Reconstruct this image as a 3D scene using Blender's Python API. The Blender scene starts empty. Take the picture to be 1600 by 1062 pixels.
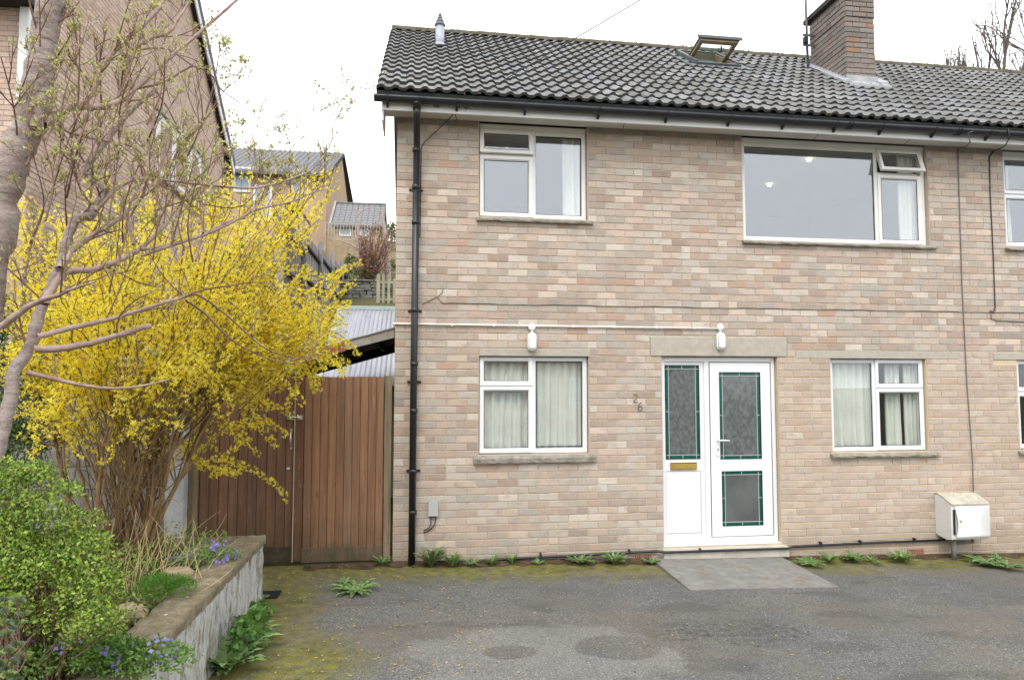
import bpy, math, random
import numpy as np
from mathutils import Vector, Matrix

random.seed(7)
rng = np.random.default_rng(11)
S = bpy.context.scene
C = S.collection
R = math.radians

# ------------------------------------------------------------------ camera
CAM = np.array([0.2273, -7.495, 1.9223])
YAW, PITCH, FPX = R(8.047), R(3.571), 1066.667      # focal length in pixels of the 1600 px wide photograph
cd = bpy.data.cameras.new('camera')
cam = bpy.data.objects.new('camera', cd); C.objects.link(cam)
cd.sensor_width = 36.0; cd.lens = FPX / 1600 * 36.0
cd.clip_start = 0.05; cd.clip_end = 2000
cam.location = CAM
cam.rotation_euler = (R(90) + PITCH, R(-0.03), -YAW)
S.camera = cam

# ------------------------------------------------------------------ overcast sky
SUN_EL, SUN_AZ = R(52), R(200)       # azimuth clockwise from +Y: light comes from behind the camera, a little to its left
w = bpy.data.worlds.new('World'); S.world = w; w.use_nodes = True
nt = w.node_tree; nt.nodes.clear()
out = nt.nodes.new('ShaderNodeOutputWorld'); bg = nt.nodes.new('ShaderNodeBackground')
sky = nt.nodes.new('ShaderNodeTexSky'); sky.sky_type = 'NISHITA'; sky.sun_disc = False
sky.sun_elevation = SUN_EL; sky.sun_rotation = SUN_AZ; sky.air_density = 1.0; sky.dust_density = 4.0
hs = nt.nodes.new('ShaderNodeHueSaturation'); hs.inputs['Saturation'].default_value = 0.12
mx = nt.nodes.new('ShaderNodeMix'); mx.data_type = 'RGBA'; mx.inputs[0].default_value = 0.86
mx.inputs[7].default_value = (8.6, 8.8, 9.1, 1)       # even cloud layer
nt.links.new(sky.outputs[0], hs.inputs['Color']); nt.links.new(hs.outputs[0], mx.inputs[6])
nt.links.new(mx.outputs[2], bg.inputs[0]); bg.inputs[1].default_value = 0.12
nt.links.new(bg.outputs[0], out.inputs[0])
sd = bpy.data.lights.new('sun', 'SUN'); sd.energy = 0.9; sd.angle = R(25); sd.color = (1, 0.97, 0.93)
sun = bpy.data.objects.new('sun', sd); C.objects.link(sun)
_d = Vector((math.sin(SUN_AZ) * math.cos(SUN_EL), math.cos(SUN_AZ) * math.cos(SUN_EL), math.sin(SUN_EL)))
sun.rotation_euler = _d.to_track_quat('Z', 'Y').to_euler()
sun.location = (0, -20, 20)

S.view_settings.view_transform = 'Standard'; S.view_settings.look = 'None'
S.view_settings.exposure = 1.12; S.view_settings.gamma = 1.0
S.view_settings.use_curve_mapping = False
S.cycles.use_denoising = True
S.cycles.max_bounces = 8; S.cycles.transparent_max_bounces = 16
S.cycles.sample_clamp_indirect = 6.0

# ------------------------------------------------------------------ pixel -> place
_fw = np.array([math.sin(YAW) * math.cos(PITCH), math.cos(YAW) * math.cos(PITCH), math.sin(PITCH)])
_rt = np.array([math.cos(YAW), -math.sin(YAW), 0.0]); _up = np.cross(_rt, _fw)
def U(px, py, axis, val):
    """point where the ray through photo pixel (px,py) meets the plane axis=val"""
    d = _rt * (px - 800) / FPX + _up * (531 - py) / FPX + _fw
    return CAM + d * (val - CAM[axis]) / d[axis]
def XZ(px, py, y=0.0):
    p = U(px, py, 1, y); return float(p[0]), float(p[2])

# ------------------------------------------------------------------ mesh helpers
class MB:
    """collects shapes; build() links them as ONE mesh object"""
    def __init__(s): s.v = []; s.f = []; s.m = []; s.c = []; s.sm = []
    def add(s, vs, fs, m=0, col=None, smooth=False):
        b = len(s.v); s.v.extend([tuple(map(float, p)) for p in vs])
        for f in fs:
            s.f.append(tuple(i + b for i in f)); s.m.append(m); s.c.append(col or (1, 1, 1)); s.sm.append(smooth)
        return s
    def box(s, x0, x1, y0, y1, z0, z1, m=0, col=None):
        v = [(x0,y0,z0),(x1,y0,z0),(x1,y1,z0),(x0,y1,z0),(x0,y0,z1),(x1,y0,z1),(x1,y1,z1),(x0,y1,z1)]
        return s.add(v, [(0,3,2,1),(4,5,6,7),(0,1,5,4),(1,2,6,5),(2,3,7,6),(3,0,4,7)], m, col)
    def hexa(s, v, m=0, col=None):          # eight corners, bottom ring then top ring
        return s.add(v, [(0,3,2,1),(4,5,6,7),(0,1,5,4),(1,2,6,5),(2,3,7,6),(3,0,4,7)], m, col)
    def bar(s, a, b, w, h, up=(0,0,1), m=0, col=None):
        a = Vector(a); b = Vector(b); d = (b - a).normalized(); u = Vector(up)
        sd_ = d.cross(u).normalized(); u = sd_.cross(d).normalized()
        o = [(-w/2,-h/2),(w/2,-h/2),(w/2,h/2),(-w/2,h/2)]
        v = [a + sd_*i + u*j for i, j in o] + [b + sd_*i + u*j for i, j in o]
        return s.add(v, [(0,1,2,3),(7,6,5,4),(0,4,5,1),(1,5,6,2),(2,6,7,3),(3,7,4,0)], m, col)
    def tube(s, pts, rad, n=8, m=0, col=None, cap=True):
        pts = [Vector(p) for p in pts]; k = len(pts)
        if not hasattr(rad, '__len__'): rad = [rad] * k
        vs = []; prev = None
        for i, p in enumerate(pts):
            t = (pts[min(i+1, k-1)] - pts[max(i-1, 0)])
            t = t.normalized() if t.length > 1e-9 else Vector((0,0,1))
            if prev is None:
                a = Vector((0,0,1)) if abs(t.z) < .9 else Vector((1,0,0)); nx = t.cross(a).normalized()
            else:
                nx = prev - t * prev.dot(t)
                nx = nx.normalized() if nx.length > 1e-6 else t.orthogonal().normalized()
            prev = nx; ny = t.cross(nx)
            for j in range(n):
                an = 2*math.pi*j/n; vs.append(p + (nx*math.cos(an) + ny*math.sin(an)) * rad[i])
        fs = [(i*n+j, i*n+(j+1)%n, (i+1)*n+(j+1)%n, (i+1)*n+j) for i in range(k-1) for j in range(n)]
        if cap: fs += [tuple(range(n-1, -1, -1)), tuple(range((k-1)*n, k*n))]
        return s.add(vs, fs, m, col, True)
    def lathe(s, c, prof, n=16, m=0, col=None, axis='z'):
        vs = []
        for r, h in prof:
            for j in range(n):
                a = 2*math.pi*j/n
                p = (r*math.cos(a), r*math.sin(a), h) if axis == 'z' else (r*math.cos(a), h, r*math.sin(a))
                vs.append((c[0]+p[0], c[1]+p[1], c[2]+p[2]))
        k = len(prof)
        fs = [(i*n+j, i*n+(j+1)%n, (i+1)*n+(j+1)%n, (i+1)*n+j) for i in range(k-1) for j in range(n)]
        fs += [tuple(range(n-1, -1, -1)), tuple(range((k-1)*n, k*n))]
        return s.add(vs, fs, m, col, True)
    def extrude(s, prof, axis, a, b, m=0, col=None, smooth=False):
        """closed profile (list of 2D points in the two other axes) extruded along axis from a to b"""
        def pt(p, t):
            return {'x': (t, p[0], p[1]), 'y': (p[0], t, p[1]), 'z': (p[0], p[1], t)}[axis]
        n = len(prof); vs = [pt(p, a) for p in prof] + [pt(p, b) for p in prof]
        fs = [(i, (i+1) % n, (i+1) % n + n, i + n) for i in range(n)]
        s.add(vs, fs, m, col, smooth)
        return s.add(vs, [tuple(range(n-1,-1,-1)), tuple(range(n, 2*n))], m, col)
    def build(s, name, mats, parent=None, bevel=0, recalc=True):
        me = bpy.data.meshes.new(name); me.from_pydata(s.v, [], s.f)
        if not isinstance(mats, (list, tuple)): mats = [mats]
        for m_ in mats: me.materials.append(M[m_] if isinstance(m_, str) else m_)
        me.polygons.foreach_set('material_index', s.m)
        me.polygons.foreach_set('use_smooth', s.sm)
        ca = me.color_attributes.new('Col', 'FLOAT_COLOR', 'CORNER')
        arr = []
        for f, c in zip(s.f, s.c): arr.extend((c[0], c[1], c[2], 1.0) * len(f))
        ca.data.foreach_set('color', arr)
        if recalc:
            import bmesh
            bm = bmesh.new(); bm.from_mesh(me); bmesh.ops.recalc_face_normals(bm, faces=bm.faces); bm.to_mesh(me); bm.free()
        me.update()
        o = link(name, me, parent)
        if bevel:
            b = o.modifiers.new('edge', 'BEVEL'); b.width = bevel; b.segments = 2; b.limit_method = 'ANGLE'; b.angle_limit = R(40)
        return o

def link(name, me, parent=None, loc=None, rot=None, scale=None):
    o = bpy.data.objects.new(name, me); C.objects.link(o)
    if loc is not None: o.location = loc
    if rot is not None: o.rotation_euler = rot
    if scale is not None: o.scale = scale
    if parent is not None:
        o.parent = parent
        if 'base' in ROOT.get(parent.name, ()): o.matrix_parent_inverse = Matrix.Translation(-Vector(parent.location))
        elif parent.name in PINV: o.matrix_parent_inverse = PINV[parent.name]
    return o
ROOT = {}; PINV = {}
def thing(name, label, cat, loc, group=None):
    o = bpy.data.objects.new(name, None); C.objects.link(o); o.location = loc; o.empty_display_size = .1
    ROOT[o.name] = ('base',); return tag(o, label, cat, group)
def tag(o, label, cat, group=None):
    o['label'] = label; o['category'] = cat
    if group: o['group'] = group
    return o
def struct(o): o['kind'] = 'structure'; return o
def stuff(o): o['kind'] = 'stuff'; return o

def fast_mesh(name, verts, tris, cols, mat, parent=None, smooth=False):
    """numpy arrays: verts (n,3), tris (m,3), cols (m,3) per triangle"""
    me = bpy.data.meshes.new(name); n, m = len(verts), len(tris)
    me.vertices.add(n); me.vertices.foreach_set('co', np.asarray(verts, np.float32).ravel())
    me.loops.add(m*3); me.loops.foreach_set('vertex_index', np.asarray(tris, np.int32).ravel())
    me.polygons.add(m); me.polygons.foreach_set('loop_start', np.arange(0, m*3, 3, dtype=np.int32))
    me.polygons.foreach_set('loop_total', np.full(m, 3, np.int32))
    if smooth: me.polygons.foreach_set('use_smooth', np.ones(m, bool))
    ca = me.color_attributes.new('Col', 'FLOAT_COLOR', 'CORNER')
    c4 = np.concatenate([np.repeat(cols, 3, axis=0), np.ones((m*3, 1))], 1)
    ca.data.foreach_set('color', c4.astype(np.float32).ravel())
    me.materials.append(M[mat]); me.update(calc_edges=True); me.validate()
    return link(name, me, parent)

def leaf_arrays(P, D, N, L, Wd, col, fold=.25):
    """leaf blades: base P, direction D, normal N, length L, width Wd -> 4 tris each (pointed, folded)"""
    n = len(P); D = D/np.linalg.norm(D, axis=1, keepdims=True)
    N = N - D*(N*D).sum(1, keepdims=True); N = N/np.maximum(np.linalg.norm(N, axis=1, keepdims=True), 1e-6)
    Sd = np.cross(D, N); L = np.broadcast_to(np.asarray(L, float).reshape(-1, 1), (n, 1)); Wd = np.broadcast_to(np.asarray(Wd, float).reshape(-1, 1), (n, 1))
    mid = P + D*L*.45
    a, b = P, P + D*L - N*L*.12
    l = mid + Sd*Wd*.5 + N*Wd*fold; r = mid - Sd*Wd*.5 + N*Wd*fold
    V = np.stack([a, l, b, r], 1).reshape(-1, 3)
    base = (np.arange(n)*4)[:, None]
    T = np.stack([base+np.array([0, 1, 2]), base+np.array([0, 2, 3])], 1).reshape(-1, 3)
    return V, T, np.repeat(col, 2, axis=0)
def join_arrays(lst):
    V, T, K = [], [], []; o = 0
    for v, t, k in lst: V.append(v); T.append(t+o); K.append(k); o += len(v)
    return np.concatenate(V), np.concatenate(T), np.concatenate(K)
def unit(n):
    v = rng.normal(size=(n, 3)); return v/np.linalg.norm(v, axis=1, keepdims=True)
def pick(cols, n, jit=.15):
    c = np.array(cols)[rng.integers(0, len(cols), n)]
    return np.clip(c*(1+rng.normal(0, jit, (n, 1))), .004, 1)

# ------------------------------------------------------------------ materials
M = {}
class N:
    def __init__(s, name, rough=.6, spec=.3):
        m = bpy.data.materials.new(name); m.use_nodes = True; M[name] = m; s.m = m; s.t = m.node_tree
        s.b = s.t.nodes['Principled BSDF']; s.b.inputs['Roughness'].default_value = rough
        s.b.inputs['Specular IOR Level'].default_value = spec
    def n(s, t, **kw):
        x = s.t.nodes.new(t)
        for k, v in kw.items():
            if k.startswith('i_'):
                key = k[2:]; key = int(key) if key.isdigit() else key
                x.inputs[key].default_value = v
            else: setattr(x, k, v)
        return x
    def l(s, a, b): s.t.links.new(a, b)
    def pos(s): return s.n('ShaderNodeNewGeometry').outputs['Position']
    def noise(s, scale, detail=4, rough=.6, vec=None, out=0):
        x = s.n('ShaderNodeTexNoise'); x.inputs['Scale'].default_value = scale; x.inputs['Detail'].default_value = detail; x.inputs['Roughness'].default_value = rough
        s.l(vec if vec is not None else s.pos(), x.inputs['Vector']); return x.outputs[out]
    def vor(s, scale, vec=None, out='Distance'):
        x = s.n('ShaderNodeTexVoronoi'); x.inputs['Scale'].default_value = scale
        s.l(vec if vec is not None else s.pos(), x.inputs['Vector']); return x.outputs[out]
    def ramp(s, fac, stops):
        x = s.n('ShaderNodeValToRGB'); e = x.color_ramp.elements
        while len(e) < len(stops): e.new(.5)
        for el, (p, c) in zip(e, stops):
            el.position = p; el.color = (*c, 1) if hasattr(c, '__len__') else (c, c, c, 1)
        s.l(fac, x.inputs[0]); return x.outputs[0]
    def mix(s, fac, a, b, mode='MIX'):
        x = s.n('ShaderNodeMix', data_type='RGBA', blend_type=mode)
        for v, i in ((fac, 0), (a, 6), (b, 7)):
            if hasattr(v, 'links') or hasattr(v, 'is_linked'): s.l(v, x.inputs[i])
            else: x.inputs[i].default_value = v if i == 0 else (*v, 1) if hasattr(v, '__len__') else (v, v, v, 1)
        return x.outputs[2]
    def math(s, op, a, b=0.0, c=None):
        x = s.n('ShaderNodeMath', operation=op)
        for v, i in ((a, 0), (b, 1), (c, 2)):
            if v is None: continue
            if hasattr(v, 'is_linked'): s.l(v, x.inputs[i])
            else: x.inputs[i].default_value = v
        return x.outputs[0]
    def attr(s): return s.n('ShaderNodeVertexColor', layer_name='Col').outputs[0]
    def sep(s, v):
        x = s.n('ShaderNodeSeparateXYZ'); s.l(v, x.inputs[0]); return x.outputs
    def mapped(s, scale=(1,1,1), rot=(0,0,0), loc=(0,0,0), vec=None):
        x = s.n('ShaderNodeMapping'); x.inputs['Scale'].default_value = scale; x.inputs['Rotation'].default_value = rot; x.inputs['Location'].default_value = loc
        s.l(vec if vec is not None else s.pos(), x.inputs[0]); return x.outputs[0]
    def bump(s, h, strength=.3, dist=.01):
        x = s.n('ShaderNodeBump'); x.inputs['Strength'].default_value = strength; x.inputs['Distance'].default_value = dist
        s.l(h, x.inputs['Height']); s.l(x.outputs[0], s.b.inputs['Normal']); return s
    def col(s, c):
        if hasattr(c, 'is_linked'): s.l(c, s.b.inputs['Base Color'])
        else: s.b.inputs['Base Color'].default_value = (*c, 1)
        return s
    def rough(s, r): s.l(r, s.b.inputs['Roughness']); return s

def simple(name, c, rough=.6, spec=.3, var=.12, scale=6, bump=0, metal=0, dirt=None, bscale=60):
    n = N(name, rough, spec); f = n.noise(scale, 5)
    k = n.ramp(f, [(.3, tuple(x*(1-var) for x in c)), (.7, tuple(min(1, x*(1+var)) for x in c))])
    if dirt:
        k = n.mix(n.ramp(n.noise(scale*.6, 8, .7), [(.52, 0.0), (.72, dirt[0])]), k, dirt[1])
    n.col(k); n.b.inputs['Metallic'].default_value = metal
    if bump: n.bump(n.noise(bscale, 6, .7), bump, .01)
    return n

# bricks: colour of each brick from its mesh, pits and grain on top
def brickmat(name, dark=1.0):
    n = N(name, .9, .15)
    c = n.attr(); g = n.noise(38, 6, .7); c = n.mix(n.ramp(g, [(.3, .30), (.7, .0)]), c, n.mix(1.0, c, (.55*dark, .5*dark, .47*dark), 'MULTIPLY'))
    c = n.mix(n.ramp(n.noise(9, 4, .6), [(.45, 0.0), (.75, .35)]), c, (.50*dark, .43*dark, .36*dark))
    c = n.mix(n.ramp(n.noise(.55, 5, .6), [(.35, .16), (.65, 0.0)]), c, n.mix(1.0, c, (.72, .66, .62), 'MULTIPLY'))
    zz_ = n.sep(n.pos())[2]; damp = n.math('MULTIPLY', n.ramp(n.math('ADD', zz_, n.math('MULTIPLY', n.noise(2.2, 5, .6), .25)), [(.06, .55), (.42, 0.0)]), n.ramp(n.noise(5, 6, .7), [(.3, .3), (.65, 1.0)]))
    c = n.mix(damp, c, (.17*dark, .145*dark, .10*dark))
    pv_ = n.mapped((1, 1, 1.8)); c = n.mix(n.ramp(n.noise(5.2, 2, .5, pv_), [(.52, 0.0), (.68, .38)]), c, (.49*dark, .345*dark, .26*dark)); c = n.mix(n.ramp(n.noise(6.1, 2, .5, n.mapped((1, 1, 1.8), (0, 0, 0), (7, 3, 5))), [(.54, 0.0), (.68, .5)]), c, (.34*dark, .285*dark, .24*dark))
    pits = n.ramp(n.vor(21), [(.075, .9), (.125, 0.0)])
    pm = n.math('MULTIPLY', pits, n.ramp(n.noise(3.5, 3), [(.47, 0.0), (.58, 1.0)]))
    c = n.mix(pm, c, (.09, .065, .05)); n.col(c)
    h = n.math('SUBTRACT', n.noise(90, 6, .75), n.math('MULTIPLY', pm, .8)); n.bump(h, .55, .006)
    return n
brickmat('brick'); 
n = N('mortar', .95, .1)
px_ = n.sep(n.pos())
xx = n.math('SMOOTH_MIN', n.math('MULTIPLY', n.math('SUBTRACT', px_[0], 4.2), 3.0), 1.0, .1)
zz = n.math('SMOOTH_MIN', n.math('MULTIPLY', n.math('SUBTRACT', 2.35, px_[2]), 5.0), 1.0, .1)
m_ = n.math('MULTIPLY', n.math('MAXIMUM', xx, 0.25), n.math('MAXIMUM', zz, 0.0)); 
base_ = n.ramp(n.noise(14, 6, .7), [(.3, (.40, .33, .26)), (.7, (.54, .46, .365))])
n.col(n.mix(n.math('MULTIPLY', m_, .75), base_, (.60, .48, .30))); n.bump(n.noise(120, 5, .8), .6, .006)

n = N('tile', .85, .25)
c = n.attr(); c = n.mix(n.ramp(n.noise(7, 8, .75), [(.45, 0.0), (.7, .55)]), c, n.mix(1.0, c, (.55, .53, .48), 'MULTIPLY'))
c = n.mix(n.ramp(n.noise(23, 8, .8), [(.58, 0.0), (.70, .75)]), c, (.13, .115, .05))
c = n.mix(n.ramp(n.noise(55, 4, .7), [(.70, 0.0), (.80, .3)]), c, (.30, .30, .28)); n.col(c); n.bump(n.noise(160, 5, .8), .5, .006)
n = N('ridge', .9, .2)
c = n.ramp(n.noise(14, 9, .8), [(.3, (.075, .068, .055)), (.5, (.15, .135, .10)), (.62, (.10, .10, .045)), (.75, (.30, .28, .22))]); n.col(c); n.bump(n.noise(40, 8, .8), 1.0, .03)
simple('upvc', (.72, .725, .74), .35, .4, .03, 3, 0, 0, (.25, (.62, .61, .58)))
simple('upvc_old', (.72, .71, .68), .5, .3, .05, 4, 0, 0, (.45, (.50, .48, .43)))
simple('gasket', (.012, .012, .014), .6)
simple('soffit', (.62, .60, .57), .7, .2, .10, 3, .1)
simple('fascia', (.70, .70, .70), .45, .4, .06, 2.5, 0, 0, (.35, (.45, .44, .42)))
simple('black_plastic', (.014, .016, .022), .38, .5, .25, 8, 0, 0, (.5, (.05, .055, .06)))
simple('black_iron', (.012, .013, .015), .35, .5, .3, 9)
simple('concrete_lintel', (.40, .365, .305), .9, .15, .10, 14, .4, 0, (.3, (.30, .275, .23)))
simple('concrete_sill', (.27, .25, .21), .95, .12, .28, 16, .8, 0, (.8, (.12, .115, .09)), 45)
simple('threshold', (.46, .43, .36), .9, .15, .15, 9, .5, 0, (.5, (.30, .27, .21)))
simple('lead', (.30, .31, .33), .55, .4, .2, 7, .2, 0, (.6, (.45, .44, .42)))
simple('flue_grey', (.36, .38, .43), .45, .4, .1, 9)
simple('chimney_mortar', (.20, .18, .16), .95, .1, .2, 14, .5)
simple('steel', (.50, .50, .52), .35, .5, .12, 12, 0, .8)
simple('brass', (.55, .38, .10), .35, .5, .15, 12, 0, .7)
simple('white_paint', (.78, .78, .77), .4, .4, .04, 6, 0, 0, (.3, (.62, .6, .55)))
simple('meter_white', (.66, .65, .62), .5, .35, .05, 6, 0, 0, (.55, (.42, .41, .36)))
simple('meter_lid', (.44, .41, .33), .7, .3, .2, 16, .2, 0, (.7, (.26, .24, .15)))
simple('grey_box', (.42, .42, .40), .5, .35, .05, 8)
simple('cable_black', (.02, .02, .022), .5, .4)
simple('cable_grey', (.16, .155, .15), .6, .3)
simple('conduit_white', (.74, .73, .70), .45, .4, .06, 8, 0, 0, (.4, (.5, .47, .42)))
simple('room_wall', (.42, .41, .39), .9, .1, .05, 1)
simple('room_floor', (.22, .18, .14), .8, .2, .1, 3)
simple('pine', (.27, .19, .115), .5, .4, .2, 5)
simple('dark_metal', (.075, .08, .085), .45, .4, .2, 8)
simple('green_trim', (.42, .52, .49), .5, .35, .08, 7, 0, 0, (.4, (.3, .35, .3)))
simple('render_grey', (.42, .43, .45), .9, .15, .16, 5, .5, 0, (.6, (.25, .24, .22)))
simple('slab', (.215, .207, .193), .95, .12, .2, 10, .6, 0, (.8, (.17, .125, .065)))
simple('cement', (.40, .345, .28), .95, .1, .15, 12, .6)
simple('soil', (.075, .052, .034), 1, .05, .4, 9, 1.0, 0, (.6, (.15, .11, .07)), 35)
simple('stone_tan', (.30, .235, .155), .95, .1, .25, 7, .9, 0, None, 24)
simple('stone_grey', (.17, .165, .15), .95, .1, .4, 5, .9, 0, (.6, (.09, .10, .05)), 20)
simple('wood_grey', (.27, .26, .255), .9, .15, .25, 5, .4)
simple('wood_tan', (.33, .25, .165), .9, .15, .2, 4, .3)
simple('wood_pale', (.38, .35, .28), .9, .15, .2, 5, .3)
simple('wood_dark', (.045, .038, .033), .9, .15, .3, 5, .4)
simple('fascia_brown', (.26, .10, .062), .7, .25, .25, 8, .3)
simple('fascia_weathered', (.30, .275, .25), .9, .15, .3, 9, .5)
simple('hill', (.09, .085, .045), 1, .05, .4, 1.5, .6)
simple('far_brick', (.40, .29, .20), .95, .1, .10, 3, .2)
simple('far_roof', (.13, .13, .135), .9, .15, .25, 4, .3)
simple('far_white', (.66, .66, .65), .6, .25, .05, 2)
simple('cream_wall', (.5, .43, .34), .9, .1, .1, 2)
def glassmat(name, refl=.2, tint=(.86, .90, .90), rough=0.0, bump=None):
    n = N(name); t = n.t; t.nodes.remove(n.b); o = t.nodes['Material Output']
    gl = n.n('ShaderNodeBsdfGlossy'); gl.inputs['Roughness'].default_value = rough; gl.inputs['Color'].default_value = (.93, .96, 1, 1)
    tr = n.n('ShaderNodeBsdfTransparent'); tr.inputs[0].default_value = (*tint, 1)
    fr = n.n('ShaderNodeLayerWeight'); fr.inputs[0].default_value = .5
    f = n.math('MINIMUM', n.math('ADD', n.math('POWER', fr.outputs['Facing'], 5.0), refl), 1.0)
    if bump:
        b = n.n('ShaderNodeBump'); b.inputs['Strength'].default_value = bump[1]; b.inputs['Distance'].default_value = .004
        n.l(n.noise(bump[0], 3, .6, n.mapped((1, 1, .6))), b.inputs['Height']); n.l(b.outputs[0], gl.inputs['Normal'])
    mx = n.n('ShaderNodeMixShader'); n.l(f, mx.inputs[0]); n.l(tr.outputs[0], mx.inputs[1]); n.l(gl.outputs[0], mx.inputs[2]); n.l(mx.outputs[0], o.inputs[0])
glassmat('glass', .145, (.95, .97, .97))
glassmat('glass_low', .065, (.95, .975, .97))
n = N('glass_obscure', .14, .9); sw = n.noise(24, 2, .5, n.mapped((1, 1, .7)))
n.col(n.ramp(sw, [(.35, (.070, .080, .080)), (.65, (.125, .140, .138))])); n.bump(sw, .12, .003)
n = N('glass_smoked', .06, .9); n.col(n.ramp(n.noise(3, 3), [(.3, (.075, .085, .083)), (.7, (.12, .13, .125))]))
n = N('glass_green', .2, .6); n.col(n.ramp(n.noise(30, 3), [(.3, (.0, .055, .04)), (.7, (.004, .10, .065))]))
n = N('came', .4, .5); n.col((.45, .46, .46))
n = N('lens_white', .3, .5); n.col((.80, .82, .84))
n = N('lamp_glow'); n.b.inputs['Emission Color'].default_value = (1, .82, .55, 1); n.b.inputs['Emission Strength'].default_value = 6.0

n = N('curtain', .9, .1); n.col(n.ramp(n.noise(3, 3), [(.3, (.60, .585, .53)), (.7, (.72, .70, .64))]))
n.b.inputs['Subsurface Weight'].default_value = 0.0

def woodmat(name, rot_z=True, grime=(.05, .055, .03)):
    n = N(name, .75, .2); c = n.attr()
    v = n.mapped((28, 28, 1.6)) if rot_z else n.mapped((1.6, 28, 28))
    g = n.noise(1.0, 6, .65, v); c = n.mix(n.ramp(g, [(.32, .6), (.62, .0)]), c, n.mix(1.0, c, (.42, .40, .38), 'MULTIPLY'))
    kn = n.ramp(n.vor(1.0, n.mapped((9, 9, 2.4))), [(.06, .8), (.11, 0.0)])
    c = n.mix(n.math('MULTIPLY', kn, n.ramp(n.noise(2.2, 2), [(.5, 0.0), (.6, 1.0)])), c, (.05, .025, .015))
    z = n.sep(n.pos())[2]
    low = n.math('MULTIPLY', n.ramp(z, [(.02, 1.0), (.55, 0.0)]), n.ramp(n.noise(6, 6, .7), [(.35, .15), (.65, .85)]))
    c = n.mix(low, c, grime)
    c = n.mix(n.ramp(n.noise(11, 7, .75, n.mapped((3, 3, .5))), [(.60, 0.0), (.72, .55)]), c, (.36, .27, .19))
    n.col(c); n.bump(g, .35, .004)
woodmat('gate_wood'); 
n = N('post_wood', .85, .15); c = n.ramp(n.noise(1.0, 6, .65, n.mapped((24, 24, 1.5))), [(.3, (.13, .095, .06)), (.7, (.30, .23, .15))])
c = n.mix(n.ramp(n.noise(4, 5, .6), [(.5, 0.0), (.7, .6)]), c, (.15, .15, .06)); n.col(c); n.bump(n.noise(1.0, 6, .65, n.mapped((24, 24, 1.5))), .4, .005)

n = N('corrugated', .5, .4); c = n.ramp(n.noise(1.2, 6, .7, n.mapped((6, 1.5, 1.5))), [(.3, (.30, .32, .37)), (.7, (.44, .46, .50))])
c = n.mix(n.ramp(n.noise(18, 6, .8), [(.64, 0.0), (.74, .5)]), c, (.16, .16, .17)); n.col(c); n.b.inputs['Metallic'].default_value = .25

simple('air_brick_clay', (.36, .20, .13), .9, .1, .2, 20)
simple('number_bronze', (.20, .145, .085), .5, .4, .2, 20)
brickmat('brick_sooty', .45)
simple('moss_tuft', (.13, .115, .035), 1, .05, .4, 30, .5)
simple('dark_slab', (.05, .048, .045), .9, .15, .3, 8, .4)
simple('flue_cap', (.14, .145, .155), .5, .4, .2, 12)
glassmat('glass_roof', .02, (.80, .87, .85))
simple('gate_foot_dark', (.055, .045, .03), .9, .15, .3, 9, .4)
simple('block_grey', (.24, .235, .225), .95, .1, .25, 7, .9, 0, (.6, (.12, .12, .09)), 40)
simple('wood_mid', (.12, .085, .065), .9, .15, .25, 6, .3)
simple('wood_moss', (.34, .32, .22), .9, .15, .2, 6, .3)
simple('far_tile', (.20, .20, .205), .9, .15, .2, 9, .2)
simple('mortar_left', (.36, .27, .215), .95, .1, .1, 6, .2)
n = N('far_glass', .35, .5); n.col((.30, .36, .44))
# driveway: tarmac with aggregate, worn pale area, moss towards the wall and the planter
n = N('tarmac', .92, .2)
P_ = n.sep(n.pos()); X_, Y_ = P_[0], P_[1]
agg = n.vor(130, out='Color'); ag = n.n('ShaderNodeRGBToBW'); n.l(agg, ag.inputs[0])
c = n.ramp(ag.outputs[0], [(.15, (.068, .067, .065)), (.62, (.150, .146, .138)), (.86, (.25, .243, .228)), (.97, (.42, .41, .39))])
c = n.mix(n.ramp(n.noise(.9, 6, .6), [(.38, 0.0), (.62, .5)]), c, (.088, .085, .080))
c = n.mix(n.ramp(n.noise(2.6, 7, .7), [(.52, 0.0), (.66, .45)]), c, (.155, .145, .125))
c = n.mix(n.ramp(n.noise(.8, 5, .6, n.mapped((1, 1, 1), (0, 0, 0), (11, 4, 0))), [(.45, 0.0), (.7, .45)]), c, (.155, .125, .085))
c = n.mix(n.ramp(n.noise(1.3, 4, .55, n.mapped((1, 2.5, 1), (0, 0, 0), (3, 9, 0))), [(.56, 0.0), (.64, .4)]), c, (.065, .063, .060))
def ell(cx, cy, rx, ry, jit=.5, f=2.2):
    nz = n.math('MULTIPLY', n.math('SUBTRACT', n.noise(f, 5, .6), .5), jit*2)
    a = n.math('POWER', n.math('DIVIDE', n.math('SUBTRACT', X_, cx), rx), 2.0); b = n.math('POWER', n.math('DIVIDE', n.math('SUBTRACT', Y_, cy), ry), 2.0)
    return n.math('ADD', n.math('SQRT', n.math('ADD', a, b)), nz)
worn = n.ramp(ell(1.15, -2.55, 1.0, .62), [(.86, 1.0), (1.0, 0.0)])
hole1 = n.ramp(ell(.93, -2.48, .21, .13, .25, 4), [(.9, 0.0), (1.05, 1.0)]); hole2 = n.ramp(ell(1.75, -2.45, .36, .24, .3, 3), [(.9, 0.0), (1.05, 1.0)])
wf = n.math('MULTIPLY', n.math('MULTIPLY', worn, hole1), n.math('MULTIPLY', hole2, .45))
pale = n.ramp(ag.outputs[0], [(.1, (.16, .155, .145)), (.7, (.26, .25, .235)), (.95, (.42, .41, .385))])
c = n.mix(wf, c, pale)
scuff = n.math('MULTIPLY', n.ramp(ell(2.75, -2.2, .8, .35, .8, 5), [(.5, 1.0), (1.0, 0.0)]), n.ramp(n.noise(16, 6, .8), [(.45, 0.0), (.6, .55)]))
c = n.mix(scuff, c, (.022, .022, .023))
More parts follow.
